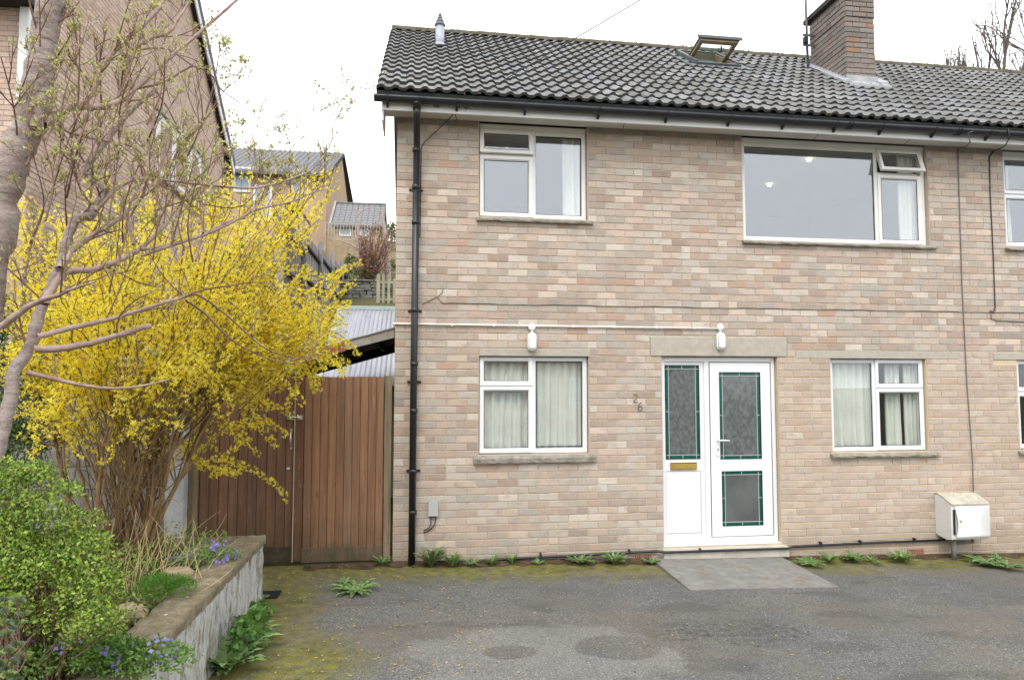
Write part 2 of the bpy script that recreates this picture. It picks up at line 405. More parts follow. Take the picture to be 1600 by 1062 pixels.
# moss: along the house wall, the gate and the foot of the planter
dwall = n.math('MULTIPLY', n.math('ADD', Y_, .95), 1.6)
patch_ = n.math('SUBTRACT', 1.6, ell(-.66, -2.6, .5, .55, .35, 3))
dleft = n.math('MULTIPLY', n.math('SUBTRACT', -.25, X_), 1.5)
far_r = n.math('MULTIPLY', n.math('MAXIMUM', n.math('SUBTRACT', X_, 2.6), 0.0), -.05)
ms = n.math('ADD', n.math('MAXIMUM', n.math('MAXIMUM', n.math('ADD', dwall, far_r), dleft), patch_), n.math('MULTIPLY', n.math('SUBTRACT', n.noise(1.7, 6, .65), .5), 1.9))
mossm = n.math('MULTIPLY', n.ramp(ms, [(.18, 0.0), (.95, 1.0)]), n.ramp(n.noise(17, 9, .85), [(.40, .08), (.54, 1.0)]))
mosc = n.ramp(n.noise(9, 6, .7), [(.3, (.055, .055, .016)), (.5, (.145, .135, .022)), (.72, (.27, .235, .03))])
c = n.mix(mossm, c, mosc)
n.col(c); n.bump(n.math('ADD', n.math('MULTIPLY', ag.outputs[0], .8), n.math('MULTIPLY', n.noise(22, 5, .7), .8)), .8, .008)

n = N('planter_render', .95, .1)
sv = n.mapped((4, 4, 1.5))
c = n.ramp(n.noise(3.5, 9, .75, n.mapped((3.2, 3.2, 1.0))), [(.30, (.20, .195, .19)), (.42, (.42, .415, .405)), (.58, (.60, .595, .575))])
c = n.mix(n.ramp(n.noise(7, 9, .8, sv), [(.55, 0.0), (.63, .85)]), c, (.085, .08, .075))
c = n.mix(n.math('MULTIPLY', n.ramp(n.noise(1.6, 6, .7, sv), [(.52, 0.0), (.62, 1.0)]), n.ramp(n.noise(20, 5, .8), [(.35, .3), (.6, 1.0)])), c, (.16, .135, .03)); n.col(c)
n.bump(n.noise(18, 9, .8), .9, .02)
n = N('planter_cap', .95, .1)
c = n.ramp(n.noise(8, 9, .75), [(.3, (.10, .085, .05)), (.5, (.21, .175, .12)), (.7, (.32, .28, .21))])
c = n.mix(n.ramp(n.noise(15, 7, .8), [(.55, 0.0), (.66, .7)]), c, (.12, .105, .025))
c = n.mix(n.ramp(n.vor(14), [(.10, .8), (.16, 0.0)]), c, n.mix(n.ramp(n.noise(6, 2), [(.5, 0.0), (.55, 1.0)]), c, (.55, .54, .47))); n.col(c); n.bump(n.noise(30, 9, .8), .8, .012)

n = N('bark', .9, .15)
c = n.ramp(n.noise(1.0, 8, .7, n.mapped((9, 9, 26))), [(.3, (.24, .18, .155)), (.5, (.42, .34, .305)), (.75, (.56, .49, .455))])
c = n.mix(n.ramp(n.vor(42), [(.18, .6), (.3, 0.0)]), c, n.mix(.5, c, (.08, .06, .05)))
c = n.mix(n.ramp(n.noise(6, 6, .7), [(.56, 0.0), (.66, .6)]), c, (.36, .40, .30)); c = n.mix(n.ramp(n.noise(1.0, 5, .6, n.mapped((5, 5, 60))), [(.60, 0.0), (.68, .7)]), c, (.12, .085, .07)); n.col(c); n.bump(n.math('ADD', n.noise(1.0, 8, .75, n.mapped((20, 20, 50))), n.noise(12, 6, .7)), 1.0, .02)
n = N('bark_red', .8, .2)
c = n.ramp(n.noise(1.0, 8, .7, n.mapped((12, 12, 12))), [(.3, (.20, .125, .10)), (.52, (.36, .26, .22)), (.75, (.48, .41, .37))]); n.col(c); n.bump(n.noise(1.0, 8, .75, n.mapped((40, 40, 40))), .6, .006)
simple('twig_brown', (.19, .115, .09), .7, .2, .35, 12)
simple('stem_tan', (.23, .15, .075), .8, .2, .3, 10)
simple('dry_stalk', (.50, .38, .20), .9, .1, .2, 10)
simple('far_twig', (.14, .115, .105), .9, .1, .2, 6)

def leafmat(name, trans=.35, rough=.5):
    n = N(name, rough, .3); t = n.t; o = t.nodes['Material Output']; c = n.attr(); n.col(c)
    tl = n.n('ShaderNodeBsdfTranslucent'); n.l(n.mix(1.0, c, (1.15, 1.15, .8), 'MULTIPLY'), tl.inputs[0])
    mx = n.n('ShaderNodeMixShader'); mx.inputs[0].default_value = trans
    n.l(n.b.outputs[0], mx.inputs[1]); n.l(tl.outputs[0], mx.inputs[2]); n.l(mx.outputs[0], o.inputs[0])
leafmat('leaf'); leafmat('petal', .5, .6)
# ================================================================== the ground
def GZ(x, y):                       # the drive falls a little to the right
    return -.022*max(0.0, x) if y < 1.5 else 0.0
def grid_sheet(name, x0, x1, nx, y0, y1, ny, fz, mat, jit=0):
    xs = np.linspace(x0, x1, nx+1); ys = np.linspace(y0, y1, ny+1)
    v = [(x, y, fz(x, y) + (random.uniform(-jit, jit) if jit else 0)) for y in ys for x in xs]
    f = [(j*(nx+1)+i, j*(nx+1)+i+1, (j+1)*(nx+1)+i+1, (j+1)*(nx+1)+i) for j in range(ny) for i in range(nx)]
    b = MB(); b.add(v, f, 0, None, True); return b.build(name, mat, None, 0, False)
HILL = [(-400, -.03), (1.2, -.03), (3.0, .25), (6.0, 1.6), (9, 3.0), (12.3, 4.2), (13.4, 4.6), (14.5, 5.1), (19, 6.1), (26, 8.0), (45, 11), (90, 15), (1200, 16)]
def HZ(x, y):
    for (a, za), (b, zb) in zip(HILL, HILL[1:]):
        if y <= b: return za + (zb-za)*(y-a)/(b-a) - .022*max(0.0, min(x, 30.0))
    return 16
_ys = [-300, -60, -20, 1.2, 3, 6, 9, 12.3, 13.4, 14.5, 19, 26, 45, 90, 300, 1100]; _xs = [-800, -200, -60, -20, -8, 0, 8, 20, 30, 60, 200, 800]
b = MB(); b.add([(x, y, HZ(x, y)-.02) for y in _ys for x in _xs], [(j*len(_xs)+i, j*len(_xs)+i+1, (j+1)*len(_xs)+i+1, (j+1)*len(_xs)+i) for j in range(len(_ys)-1) for i in range(len(_xs)-1)])
struct(b.build('ground', 'hill', None, 0, False))
struct(grid_sheet('driveway', -3.0, 16, 38, -30, 1.15, 62, lambda x, y: GZ(x, y), 'tarmac'))
# concrete slab at the door and the strip of soil along the foot of the wall
b = MB(); 
sx0, sx1, sy0, sy1 = 2.85, 4.40, -1.12, -.035
b.hexa([(sx0, sy0, GZ(sx0,0)-.05), (sx1, sy0, GZ(sx1,0)-.05), (sx1, sy1, GZ(sx1,0)-.05), (sx0, sy1, GZ(sx0,0)-.05),
        (sx0, sy0, GZ(sx0,0)+.008), (sx1, sy0, GZ(sx1,0)+.006), (sx1, sy1, GZ(sx1,0)+.03), (sx0, sy1, GZ(sx0,0)+.035)])
struct(b.build('doorstep_slab', 'slab'))
def strip(name, xa, xb, n_, wid, mat):
    v = []; f = []
    for i in range(n_+1):
        x = xa + (xb-xa)*i/n_; ww = wid*(.55+.9*random.random())
        v += [(x, -ww, GZ(x,0)+.005), (x, -ww*.45, GZ(x,0)+.018+.012*random.random()), (x, .0, GZ(x,0)+.03)]
    for i in range(n_):
        a = i*3; f += [(a, a+3, a+4, a+1), (a+1, a+4, a+5, a+2)]
    b = MB(); b.add(v, f, 0, None, True); return struct(b.build(name, mat, None, 0, False))
strip('soil_strip', -.9, 2.84, 60, .14, 'soil'); strip('soil_strip', 4.42, 9.5, 70, .10, 'soil')

# ================================================================== the house
HW = 9.6                                     # length of wall that is built
WT = 4.853                                   # wall top
house = thing('brick_house', 'two-storey buff brick terraced house with grey tiled roof and white windows', 'house', (4.0, 1.5, 0))
# openings: x0, x1, z0, z1
O_UL = (.915, 2.160, 3.775, WT); O_UR = (4.045, 6.475, 3.605, WT); O_LL = (.920, 2.160, 1.135, 2.215)
O_LR = (5.105, 6.355, 1.105, 2.210); O_D = (3.018, 4.432, .075, 2.225)
O_NU = (7.535, 8.90, 3.62, WT); O_NL = (7.60, 8.85, 1.10, 2.21)
OPEN = [O_UL, O_UR, O_LL, O_LR, O_D, O_NU, O_NL]
LINT = [(.925, 2.175, 2.215, 2.300), (4.664, 6.800, 2.210, 2.305), (2.884, 4.549, 2.228, 2.447), (7.275, 9.2, 2.205, 2.295)]
# mortar wall with openings, as cells between all the opening edges
def wall_cells(ops, x0, x1, z0, z1, y0, y1, name, mat, parent):
    xs = sorted({x0, x1} | {v for o in ops for v in o[:2] if x0 < v < x1}); zs = sorted({z0, z1} | {v for o in ops for v in o[2:] if z0 < v < z1})
    solid = lambda i, j: 0 <= i < len(xs)-1 and 0 <= j < len(zs)-1 and not any(o[0] <= (xs[i]+xs[i+1])/2 <= o[1] and o[2] <= (zs[j]+zs[j+1])/2 <= o[3] for o in ops)
    b = MB()
    for i in range(len(xs)-1):
        for j in range(len(zs)-1):
            if not solid(i, j): continue
            a, c, d, e = xs[i], xs[i+1], zs[j], zs[j+1]
            b.add([(a,y0,d),(c,y0,d),(c,y0,e),(a,y0,e)], [(0,1,2,3)]); b.add([(a,y1,d),(c,y1,d),(c,y1,e),(a,y1,e)], [(3,2,1,0)])
            if not solid(i-1, j): b.add([(a,y1,d),(a,y0,d),(a,y0,e),(a,y1,e)], [(0,1,2,3)])
            if not solid(i+1, j): b.add([(c,y0,d),(c,y1,d),(c,y1,e),(c,y0,e)], [(0,1,2,3)])
            if not solid(i, j+1): b.add([(a,y0,e),(c,y0,e),(c,y1,e),(a,y1,e)], [(0,1,2,3)])
            if not solid(i, j-1): b.add([(a,y1,d),(c,y1,d),(c,y0,d),(a,y0,d)], [(0,1,2,3)])
    return b.build(name, mat, parent, 0, False)
front = wall_cells(OPEN, .004, HW, -.35, WT, .004, .245, 'front_wall', 'mortar', house)
b = MB(); b.box(.004, .245, .2452, 6.3, -.3, WT); b.box(.2452, HW, 6.05, 6.3, -.3, WT); b.box(HW-.25, HW-.001, .2452, 6.04, -.3, WT)
b.add([(.004, -.0, WT), (.004, 6.3, WT), (.004, 3.15, 7.25)], [(0, 1, 2)]); b.build('side_wall', 'far_brick', house)

BPAL_ = [(.50,.36,.27), (.54,.43,.34), (.47,.38,.31), (.58,.48,.385), (.46,.31,.225), (.40,.30,.235), (.53,.385,.275), (.45,.375,.305), (.56,.415,.31), (.50,.29,.19)]
BPAL = [(r_*.83+.062, g_*.90+.062, b_*.95+.062) for r_, g_, b_ in BPAL_]
BW =   [5, 6, 5, 5.5, 3, 3.5, 4, 4.5, 4, 1.0]
BMESH = []
def brick_mesh(col, jit=.0):
    me = bpy.data.meshes.new('brick'); c = .10
    v = [(0,1,0),(1,1,0),(1,1,1),(0,1,1)] + [(0,.35,0),(1,.35,0),(1,.35,1),(0,.35,1)] + [(.014,0,.05),(.986,0,.04),(.984,0,.95),(.016,0,.96)]
    v = [(x+random.uniform(-jit,jit)*.25, y+random.uniform(-jit,jit)*.6, z+random.uniform(-jit,jit)) for x, y, z in v]
    f = [(8,9,10,11),(4,5,9,8),(5,6,10,9),(6,7,11,10),(7,4,8,11),(0,1,5,4),(1,2,6,5),(2,3,7,6),(3,0,4,7)]
    return v, f
for k in range(48):
    col = random.choices(BPAL, BW)[0]; q = random.uniform(.80, 1.18); col = tuple(min(.72, x*q) for x in col)
    v, f = brick_mesh(col, .028)
    me = bpy.data.meshes.new('brick'); me.from_pydata(v, [], f); me.materials.append(M['brick'])
    ca = me.color_attributes.new('Col', 'FLOAT_COLOR', 'CORNER'); ca.data.foreach_set('color', [*col, 1.0]*sum(len(x) for x in f)); BMESH.append((me, v, f, col))
def brick_set(pal, wts, mat, k_=24):
    out_ = []
    for _ in range(k_):
        c0 = random.choices(pal, wts)[0]; q = random.uniform(.88, 1.12); c0 = tuple(t_*q for t_ in c0); v, f = brick_mesh(c0, .028)
        me = bpy.data.meshes.new('brick'); me.from_pydata(v, [], f); me.materials.append(M[mat]); ca = me.color_attributes.new('Col', 'FLOAT_COLOR', 'CORNER'); ca.data.foreach_set('color', [*c0, 1.0]*sum(len(x) for x in f)); out_.append(me)
    return out_
def to_px(p):
    d = np.asarray(p)-CAM; w_ = d@_fw; return 800+FPX*(d@_rt)/w_, 531-FPX*(d@_up)/w_
CH = .08; JT = .010; PITCHX = .2255
zA = 4.785; blist = []
row = 0; z = zA
rows = []
while z > -.26: rows.append((z-CH, row)); z -= CH; row += 1
for z0, r in rows:
    za, zb = z0+JT/2, z0+CH-JT/2
    cuts = sorted((o[0]-.004, o[1]+.004) for o in OPEN+LINT if o[2] < zb-.012 and o[3] > za+.012)
    segs = []; x = 0.0
    for a, c in cuts:
        if a > x: segs.append((x, a))
        x = max(x, c)
    if x < HW: segs.append((x, HW))
    for sa, sb in segs:
        off = (0 if r % 2 else .5)*PITCHX
        # bond restarts a little at each pier, as in the photograph
        k = math.floor((sa-off)/PITCHX); x = sa
        while x < sb-.012:
            e = off+(k+1)*PITCHX; k += 1
            if e <= x+.03: continue
            if sb-e < .035: e = sb
            e = min(e, sb)
            if random.random() < .045 and e-x > .2: e2 = x+(e-x)*.5; parts = [(x, e2), (e2, e)]
            else: parts = [(x, e)]
            for pa, pb in parts:
                blist.append((pa+JT*.45, pb-JT*.45, za, zb, r))
            x = e
# dark soldier-like course right under the soffit
for sa, sb in ((0, .915), (2.16, 4.045), (6.475, 7.535)):
    x = sa
    while x < sb-.03:
        e = min(x+.2255, sb); blist.append((x+.004, e-.004, zA+.006, WT-.004, -1)); x = e
def bd(q): return (q[0]+q[1])/2-CAM[0], -CAM[1], (q[2]+q[3])/2-CAM[2]
order = sorted(range(len(blist)), key=lambda i: sum(t*t for t in bd(blist[i])) - 4*(blist[i][1]-blist[i][0]))
# the pieces hidden behind the downpipe or below the ground line come last
single = set(order[:300]); rest = MB()
for i, (x0, x1, z0, z1, r) in enumerate(blist):
    me, v, f, col = random.choice(BMESH); dy = -random.uniform(.001, .004); dz = random.uniform(-.0015, .0015)
    if i in single:
        link('brick', me, front, (x0, dy, z0+dz), None, (x1-x0, .012, z1-z0))
    else:
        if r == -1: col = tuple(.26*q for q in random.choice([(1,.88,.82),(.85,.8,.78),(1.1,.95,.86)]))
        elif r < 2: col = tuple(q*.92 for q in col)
        if x0 > 4.4 and z0 < 2.25: col = tuple(q*.55+t*.45 for q, t in zip(col, (.52,.42,.34)))
        rest.add([(x0+a*(x1-x0), dy+bb*.012, z0+dz+c*(z1-z0)) for a, bb, c in v], f, 0, col)
stuff(rest.build('bricks', 'brick', front, 0, False))
# air bricks
for (xa, za) in ((2.66, -.055), (6.02, -.105)):
    b = MB(); b.box(xa, xa+.215, -.012, .01, za, za+.065, 0)
    for i in range(9):
        for j in range(3): b.box(xa+.012+i*.0215, xa+.012+i*.0215+.012, -.0135, -.010, za+.008+j*.019, za+.008+j*.019+.011, 1)
    o = b.build('air_brick', ['air_brick_clay', 'gasket'], house, 0, False)
# lintels
for i, (x0, x1, z0, z1) in enumerate(LINT):
    b = MB(); b.box(x0, x1, -.006 if i != 2 else -.012, .20, z0, z1); b.build('lintel', 'concrete_lintel', house, .006)

# ------------------------------------------------------------------ windows
FY = .055                                    # face of the window frames behind the brick face
def ring(b, x0, x1, z0, z1, wd, y0, y1, m=0, wb=None, wt=None):
    wb = wb or wd; wt = wt or wd
    b.box(x0, x0+wd, y0, y1, z0, z1, m); b.box(x1-wd, x1, y0, y1, z0, z1, m)
    b.box(x0+wd, x1-wd, y0, y1, z0, z0+wb, m); b.box(x0+wd, x1-wd, y0, y1, z1-wt, z1, m)
def chamfer_ring(b, x0, x1, z0, z1, wd, y0, y1, m=0):
    """sash rail ring: flat face with sloping bead towards the glass"""
    o = [(x0,z0),(x1,z0),(x1,z1),(x0,z1)]; i1 = [(x0+wd*.66,z0+wd*.66),(x1-wd*.66,z0+wd*.66),(x1-wd*.66,z1-wd*.66),(x0+wd*.66,z1-wd*.66)]
    i2 = [(x0+wd,z0+wd),(x1-wd,z0+wd),(x1-wd,z1-wd),(x0+wd,z1-wd)]
    v = [(x,y1,z) for x,z in o]+[(x,y0,z) for x,z in o]+[(x,y0,z) for x,z in i1]+[(x,y0+.018,z) for x,z in i2]+[(x,y1,z) for x,z in i2]
    f = []
    for k in range(4):
        j = (k+1) % 4; f += [(k,j,4+j,4+k),(4+k,4+j,8+j,8+k),(8+k,8+j,12+j,12+k),(12+k,12+j,16+j,16+k),(16+k,16+j,j,k)]
    b.add(v, f, m)
def window(op, cells, mulls, glass='glass', mat='upvc', head=.0, sill=None, label=None, fy=FY):
    x0, x1, z0, z1 = op; x0 += .008; x1 -= .008; z1 -= .004+head; z0 += .006
    b = MB(); ring(b, x0, x1, z0, z1, .048, fy, fy+.06)
    for kind, a, lo, hi in mulls:
        if kind == 'v': b.box(a-.022, a+.022, fy+.002, fy+.058, lo if lo else z0+.048, hi if hi else z1-.048)
        else: b.box(lo, hi, fy+.0025, fy+.0575, a-.02, a+.02)
    if head: b.box(x0, x1, fy-.012, fy+.05, z1+.001, z1+head)
    win = b.build('window', mat, house, .004)
    for c in cells:
        kind, a, e, lo, hi = c[:5]; ang = c[5] if len(c) > 5 else 0
        if kind == 'fixed':
            g = MB(); ring(g, a-.006, e+.006, lo-.006, hi+.006, .010, fy+.020, fy+.024); g.build('gasket', 'gasket', win)
            p = MB(); p.box(a, e, fy+.024, fy+.030, lo, hi); p.build('pane', glass, win)
        else:
            # casement drawn round its own hinge so that it can stand open
            hx, hz = (a, hi) ; wd = .052
            def place(o, q=ang):
                o.location = (0, fy-.004, hz); o.rotation_euler = (-q, 0, 0)
            sb = MB(); chamfer_ring(sb, a, e, lo-hz, 0, wd, -.012, .03); place(sb.build('casement', mat, win, .002))
            sb = MB(); ring(sb, a+wd-.004, e-wd+.004, lo-hz+wd-.004, -wd+.004, .007, .003, .008); place(sb.build('gasket', 'gasket', win))
            sb = MB(); sb.box(a+wd, e-wd, .008, .013, lo-hz+wd, -wd); place(sb.build('pane', glass, win))
            if hi-lo < .45:
                sb = MB(); mx_ = (a+e)/2; sb.box(mx_-.012, mx_+.012, .03, .045, lo-hz+.015, lo-hz+.045); sb.bar((mx_, .05, lo-hz+.03), (mx_+.01, .07, lo-hz+.11), .014, .010); place(sb.build('handle', mat, win))
            if ang > .1:
                sb = MB(); sb.bar((a+.01, fy+.01, hz-.12), (a+.01, fy-.02-math.sin(ang)*.16, hz-.18), .012, .004, (1,0,0)); sb.bar((e-.01, fy+.01, hz-.12), (e-.01, fy-.02-math.sin(ang)*.16, hz-.18), .012, .004, (1,0,0)); sb.build('stay', 'steel', win)
    if sill:
        sa, se, sz, sh, dp = sill; n_ = 24; v = []; f = []
        for i in range(n_+1):
            x = sa+(se-sa)*i/n_; j = lambda s: random.uniform(-s, s)
            v += [(x, .055, sz+.004), (x, -dp+.018+j(.004), sz-.018+j(.004)), (x, -dp+j(.005), sz-.036+j(.005)), (x, -dp+.004+j(.006), sz-sh+j(.005)), (x, .0, sz-sh+j(.003))]
        for i in range(n_):
            for k in range(4): a = i*5+k; f.append((a, a+5, a+6, a+1))
        f += [(0,1,2,3,4), tuple(n_*5+k for k in (4,3,2,1,0))]
        sb = MB(); sb.add(v, f); sb.build('sill', 'concrete_sill', win, 0)
    return win
gX = lambda px, py: XZ(px, py, FY)[0]
gZ = lambda px, py: XZ(px, py, FY)[1]
# upper left
xm = gX(834, 270); za = gZ(790, 243); 
window(O_UL, [('fixed', xm+.024, 2.160-.062, 3.775+.06, WT-.115), ('case', .925, xm-.014, za+.010, WT-.062, R(7)), ('case', .925, xm-.014, 3.79, za-.012)],
       [('v', xm, None, None), ('h', za, .97, xm-.022)], 'glass', 'upvc_old', .055, (.885, 2.215, 3.775, .055, .05))
# upper right: one big pane, a small vent standing open, a casement below it
xm = gX(1369, 300); za = gZ(1410, 273)
window(O_UR, [('fixed', 4.045+.022, xm-.026, 3.605+.05, WT-.105), ('case', xm+.016, 6.415, za+.012, WT-.055, R(17)), ('case', xm+.016, 6.415, 3.62, za-.012)],
       [('v', xm, None, None), ('h', za, xm+.022, 6.38)], 'glass', 'upvc_old', .05, (4.02, 6.53, 3.605, .05, .05))
# lower left
xm = gX(834, 640); za = gZ(790, 603)
window(O_LL, [('fixed', xm+.030, 2.160-.070, 1.135+.075, 2.215-.055), ('case', .932, xm-.014, za+.006, 2.205), ('case', .932, xm-.014, 1.150, za-.006)],
       [('v', xm, None, None), ('h', za, .97, xm-.022)], 'glass_low', 'upvc', 0, (.860, 2.225, 1.132, .085, .055))
# lower right
xm = gX(1367, 640); za = gZ(1405, 606)
window(O_LR, [('fixed', 5.105+.018, xm-.028, 1.105+.060, 2.210-.050), ('case', xm+.014, 6.340, za+.006, 2.200), ('case', xm+.014, 6.340, 1.120, za-.006)],
       [('v', xm, None, None), ('h', za, xm+.022, 6.30)], 'glass_low', 'upvc', 0, (5.07, 6.47, 1.102, .055, .06))
# the neighbour's
window(O_NU, [('case', 7.555, 8.20, 4.31, WT-.06), ('case', 7.555, 8.20, 3.64, 4.29), ('fixed', 8.26, 8.83, 3.68, WT-.11)], [('v', 8.22, None, None), ('h', 4.30, 7.58, 8.2)], 'glass', 'upvc', .055, (7.50, 8.96, 3.62, .05, .05))
window(O_NL, [('case', 7.62, 8.20, 1.82, 2.195), ('case', 7.62, 8.20, 1.12, 1.80), ('fixed', 8.26, 8.78, 1.16, 2.16)], [('v', 8.22, None, None), ('h', 1.81, 7.64, 8.2)], 'glass_low', 'upvc', 0, (7.56, 8.9, 1.10, .05, .05))

# ------------------------------------------------------------------ front door with side light
DY = .060
dX = lambda px, py: XZ(px, py, DY)[0]
dZ = lambda px, py: XZ(px, py, DY)[1]
b = MB(); x0, x1, z0, z1 = O_D; x0 += .008; x1 -= .008; z0 += .004; z1 -= .006
ring(b, x0, x1, z0, z1, .046, DY, DY+.07, 0, .075, .055)
xs_ = dX(1106, 700); b.box(xs_-.030, xs_+.030, DY+.002, DY+.068, z0+.075, z1-.055)
door = b.build('front_door', 'upvc', house, .004); PINV  # frame; its leaves and panes are sub-parts
gl = [(dX(1040, 640), dX(1094, 640), dZ(1066, 717), dZ(1066, 570)), (dX(1124, 650), dX(1189, 650), dZ(1160, 717), dZ(1160, 581)), (dX(1128, 780), dX(1192, 780), dZ(1160, 821), dZ(1160, 735))]
zr = dZ(1066, 735)
def panel_with_holes(name, a, e, lo, hi, holes, y0, y1, mat):
    xs = sorted({a, e} | {v for h in holes for v in h[:2]}); zs = sorted({lo, hi} | {v for h in holes for v in h[2:]})
    b = MB()
    for i in range(len(xs)-1):
        for j in range(len(zs)-1):
            cx, cz = (xs[i]+xs[i+1])/2, (zs[j]+zs[j+1])/2
            if any(h[0] < cx < h[1] and h[2] < cz < h[3] for h in holes): continue
            b.box(xs[i], xs[i+1], y0, y1, zs[j], zs[j+1])
    return b.build(name, mat, door)
panel_with_holes('side_panel', x0+.0465, xs_-.0305, z0+.0755, z1-.0555, [gl[0]], DY+.018, DY+.055, 'upvc')
lx0, lx1 = xs_+.036, x1-.062
panel_with_holes('door_leaf', lx0, lx1, z0+.083, z1-.064, gl[1:], DY-.006, DY+.045, 'upvc')
b = MB(); ring(b, lx0-.005, lx1+.005, z0+.0785, z1-.0595, .0045, DY+.001, DY+.012); b.build('door_gap', 'gasket', door)
b = MB(); ring(b, gl[0][0]-.004, gl[0][1]+.004, dZ(1066, 833), zr, .006, DY+.013, DY+.0178); b.build('panel_groove', 'grey_box', door)
for i, (a, e, lo, hi) in enumerate(gl):
    yb = DY+.024 if i == 0 else DY+.012
    b = MB(); ring(b, a, e, lo, hi, .008, yb-.012, yb-.006); b.build('gasket', 'gasket', door)
    b = MB(); b.box(a+.001, e-.001, yb, yb+.006, lo+.001, hi-.001); b.build('pane', 'glass_smoked' if i == 2 else 'glass_obscure', door)
    w_ = .034; b = MB(); ring(b, a+.008, e-.008, lo+.008, hi-.008, w_, yb-.0035, yb-.001); b.build('green_border', 'glass_green', door)
    b = MB(); ring(b, a+.008+w_, e-.008-w_, lo+.008+w_, hi-.008-w_, .006, yb-.006, yb-.0015)
    for xx_ in (a+.008+w_, e-.014-w_): b.box(xx_, xx_+.006, yb-.0055, yb-.002, lo+.008, lo+.008+w_); b.box(xx_, xx_+.006, yb-.0055, yb-.002, hi-.008-w_, hi-.008)
    for zz_ in (lo+.008+w_, (lo+hi)/2, hi-.014-w_): b.box(a+.008, a+.008+w_, yb-.0055, yb-.002, zz_, zz_+.006); b.box(e-.008-w_, e-.008, yb-.0055, yb-.002, zz_, zz_+.006)
    b.box((a+e)/2-.003, (a+e)/2+.003, yb-.0055, yb-.002, lo+.008, lo+.008+w_); b.box((a+e)/2-.003, (a+e)/2+.003, yb-.0055, yb-.002, hi-.008-w_, hi-.008)
    b.build('lead_strip', 'came', door)
la, lz = dX(1048, 728), dZ(1068, 733); le, lt = dX(1089, 728), dZ(1068, 722)
b = MB(); b.box(la, le, DY-.004, DY+.0175, lz, lt, 0); b.box(la+.014, le-.012, DY-.010, DY-.0045, lz+.010, lt-.014, 0); b.box(la+.002, le-.002, DY-.007, DY-.004, lt-.011, lt-.003, 1); b.build('letterbox', ['brass', 'gasket'], door, .002)
hx, hz = dX(1121, 690), dZ(1121, 690)
b = MB(); b.box(hx-.016, hx+.016, DY-.016, DY-.0065, hz-.16, hz+.075); b.tube([(hx, DY-.012, hz+.02), (hx, DY-.055, hz+.02)], .010, 10); b.tube([(hx-.004, DY-.055, hz+.02), (hx+.05, DY-.058, hz+.022), (hx+.125, DY-.055, hz+.018)], [.010, .010, .008], 10); b.build('door_handle', 'upvc', door, .003)
b = MB(); b.box(hx-.006, hx+.006, DY-.0175, DY-.0155, hz-.10, hz-.075); b.build('keyhole', 'gasket', door)
b = MB(); b.hexa([(2.99, -.075, -.045), (4.485, -.075, -.065), (4.485, .12, -.065), (2.99, .12, -.045), (2.99, -.075, .052), (4.485, -.075, .048), (4.485, .12, .077), (2.99, .12, .077)]); b.build('threshold', 'threshold', door, .008)
b = MB(); b.box(3.02, 4.43, .01, DY+.05, .0775, .083); b.build('door_sill', 'upvc', door)
# house number screwed to the brickwork, one digit each
def digit(px, py, pts):
    x, z = XZ(px, py); b = MB(); b.tube([(x+.00078*u, -.010, z+.00082*v) for u, v in pts], .0045, 6); return b.build('house_number', 'number_bronze', house)
two = [(-34, 38), (-22, 58), (2, 62), (22, 48), (24, 25), (2, -5), (-20, -30), (-34, -55), (-5, -50), (32, -52)]
six = [(22, 58), (-4, 50), (-24, 22), (-32, -12), (-24, -42), (2, -56), (26, -40), (30, -12), (12, 8), (-14, 4), (-28, -14)]
digit(993, 622, two); digit(1000, 635, six)
# ------------------------------------------------------------------ roof
PIT = R(35.2); TP = math.tan(PIT); EY, EZ = -.40, 4.972         # eaves edge of the tile bed
RY = 3.13; RZ = EZ + TP*(RY-EY); SL = (RY-EY)/math.cos(PIT)
NR = 15; GAUGE = SL/NR; TW = .302; RX0 = -.205; RX1 = 13.0
def on_roof(px, py, off=0.0):
    d = _rt*(px-800)/FPX + _up*(531-py)/FPX + _fw
    s_ = (EZ+off+TP*(CAM[1]-EY)-CAM[2])/(d[2]-TP*d[1]); return CAM+d*s_
def slope_pt(x, s_, h):                # s_ along the slope from the eaves, h above it
    return (x, EY+s_*math.cos(PIT)-h*math.sin(PIT), EZ+s_*math.sin(PIT)+h*math.cos(PIT))
b = MB(); b.hexa([slope_pt(RX0+.02, .02, -.07), slope_pt(RX1, .02, -.07), slope_pt(RX1, SL, -.07), slope_pt(RX0+.02, SL, -.07), slope_pt(RX0+.02, .02, -.004), slope_pt(RX1, .02, -.004), slope_pt(RX1, SL, -.004), slope_pt(RX0+.02, SL, -.004)])
# rear slope
bz = lambda x, y, h=0: (x, y, RZ - TP*(y-RY) + h)
b.hexa([bz(RX0+.02, RY, -.08), bz(RX1, RY, -.08), bz(RX1, 6.7, -.08), bz(RX0+.02, 6.7, -.08), bz(RX0+.02, RY), bz(RX1, RY), bz(RX1, 6.7), bz(RX0+.02, 6.7)])
roof = b.build('roof', 'dark_metal', house)
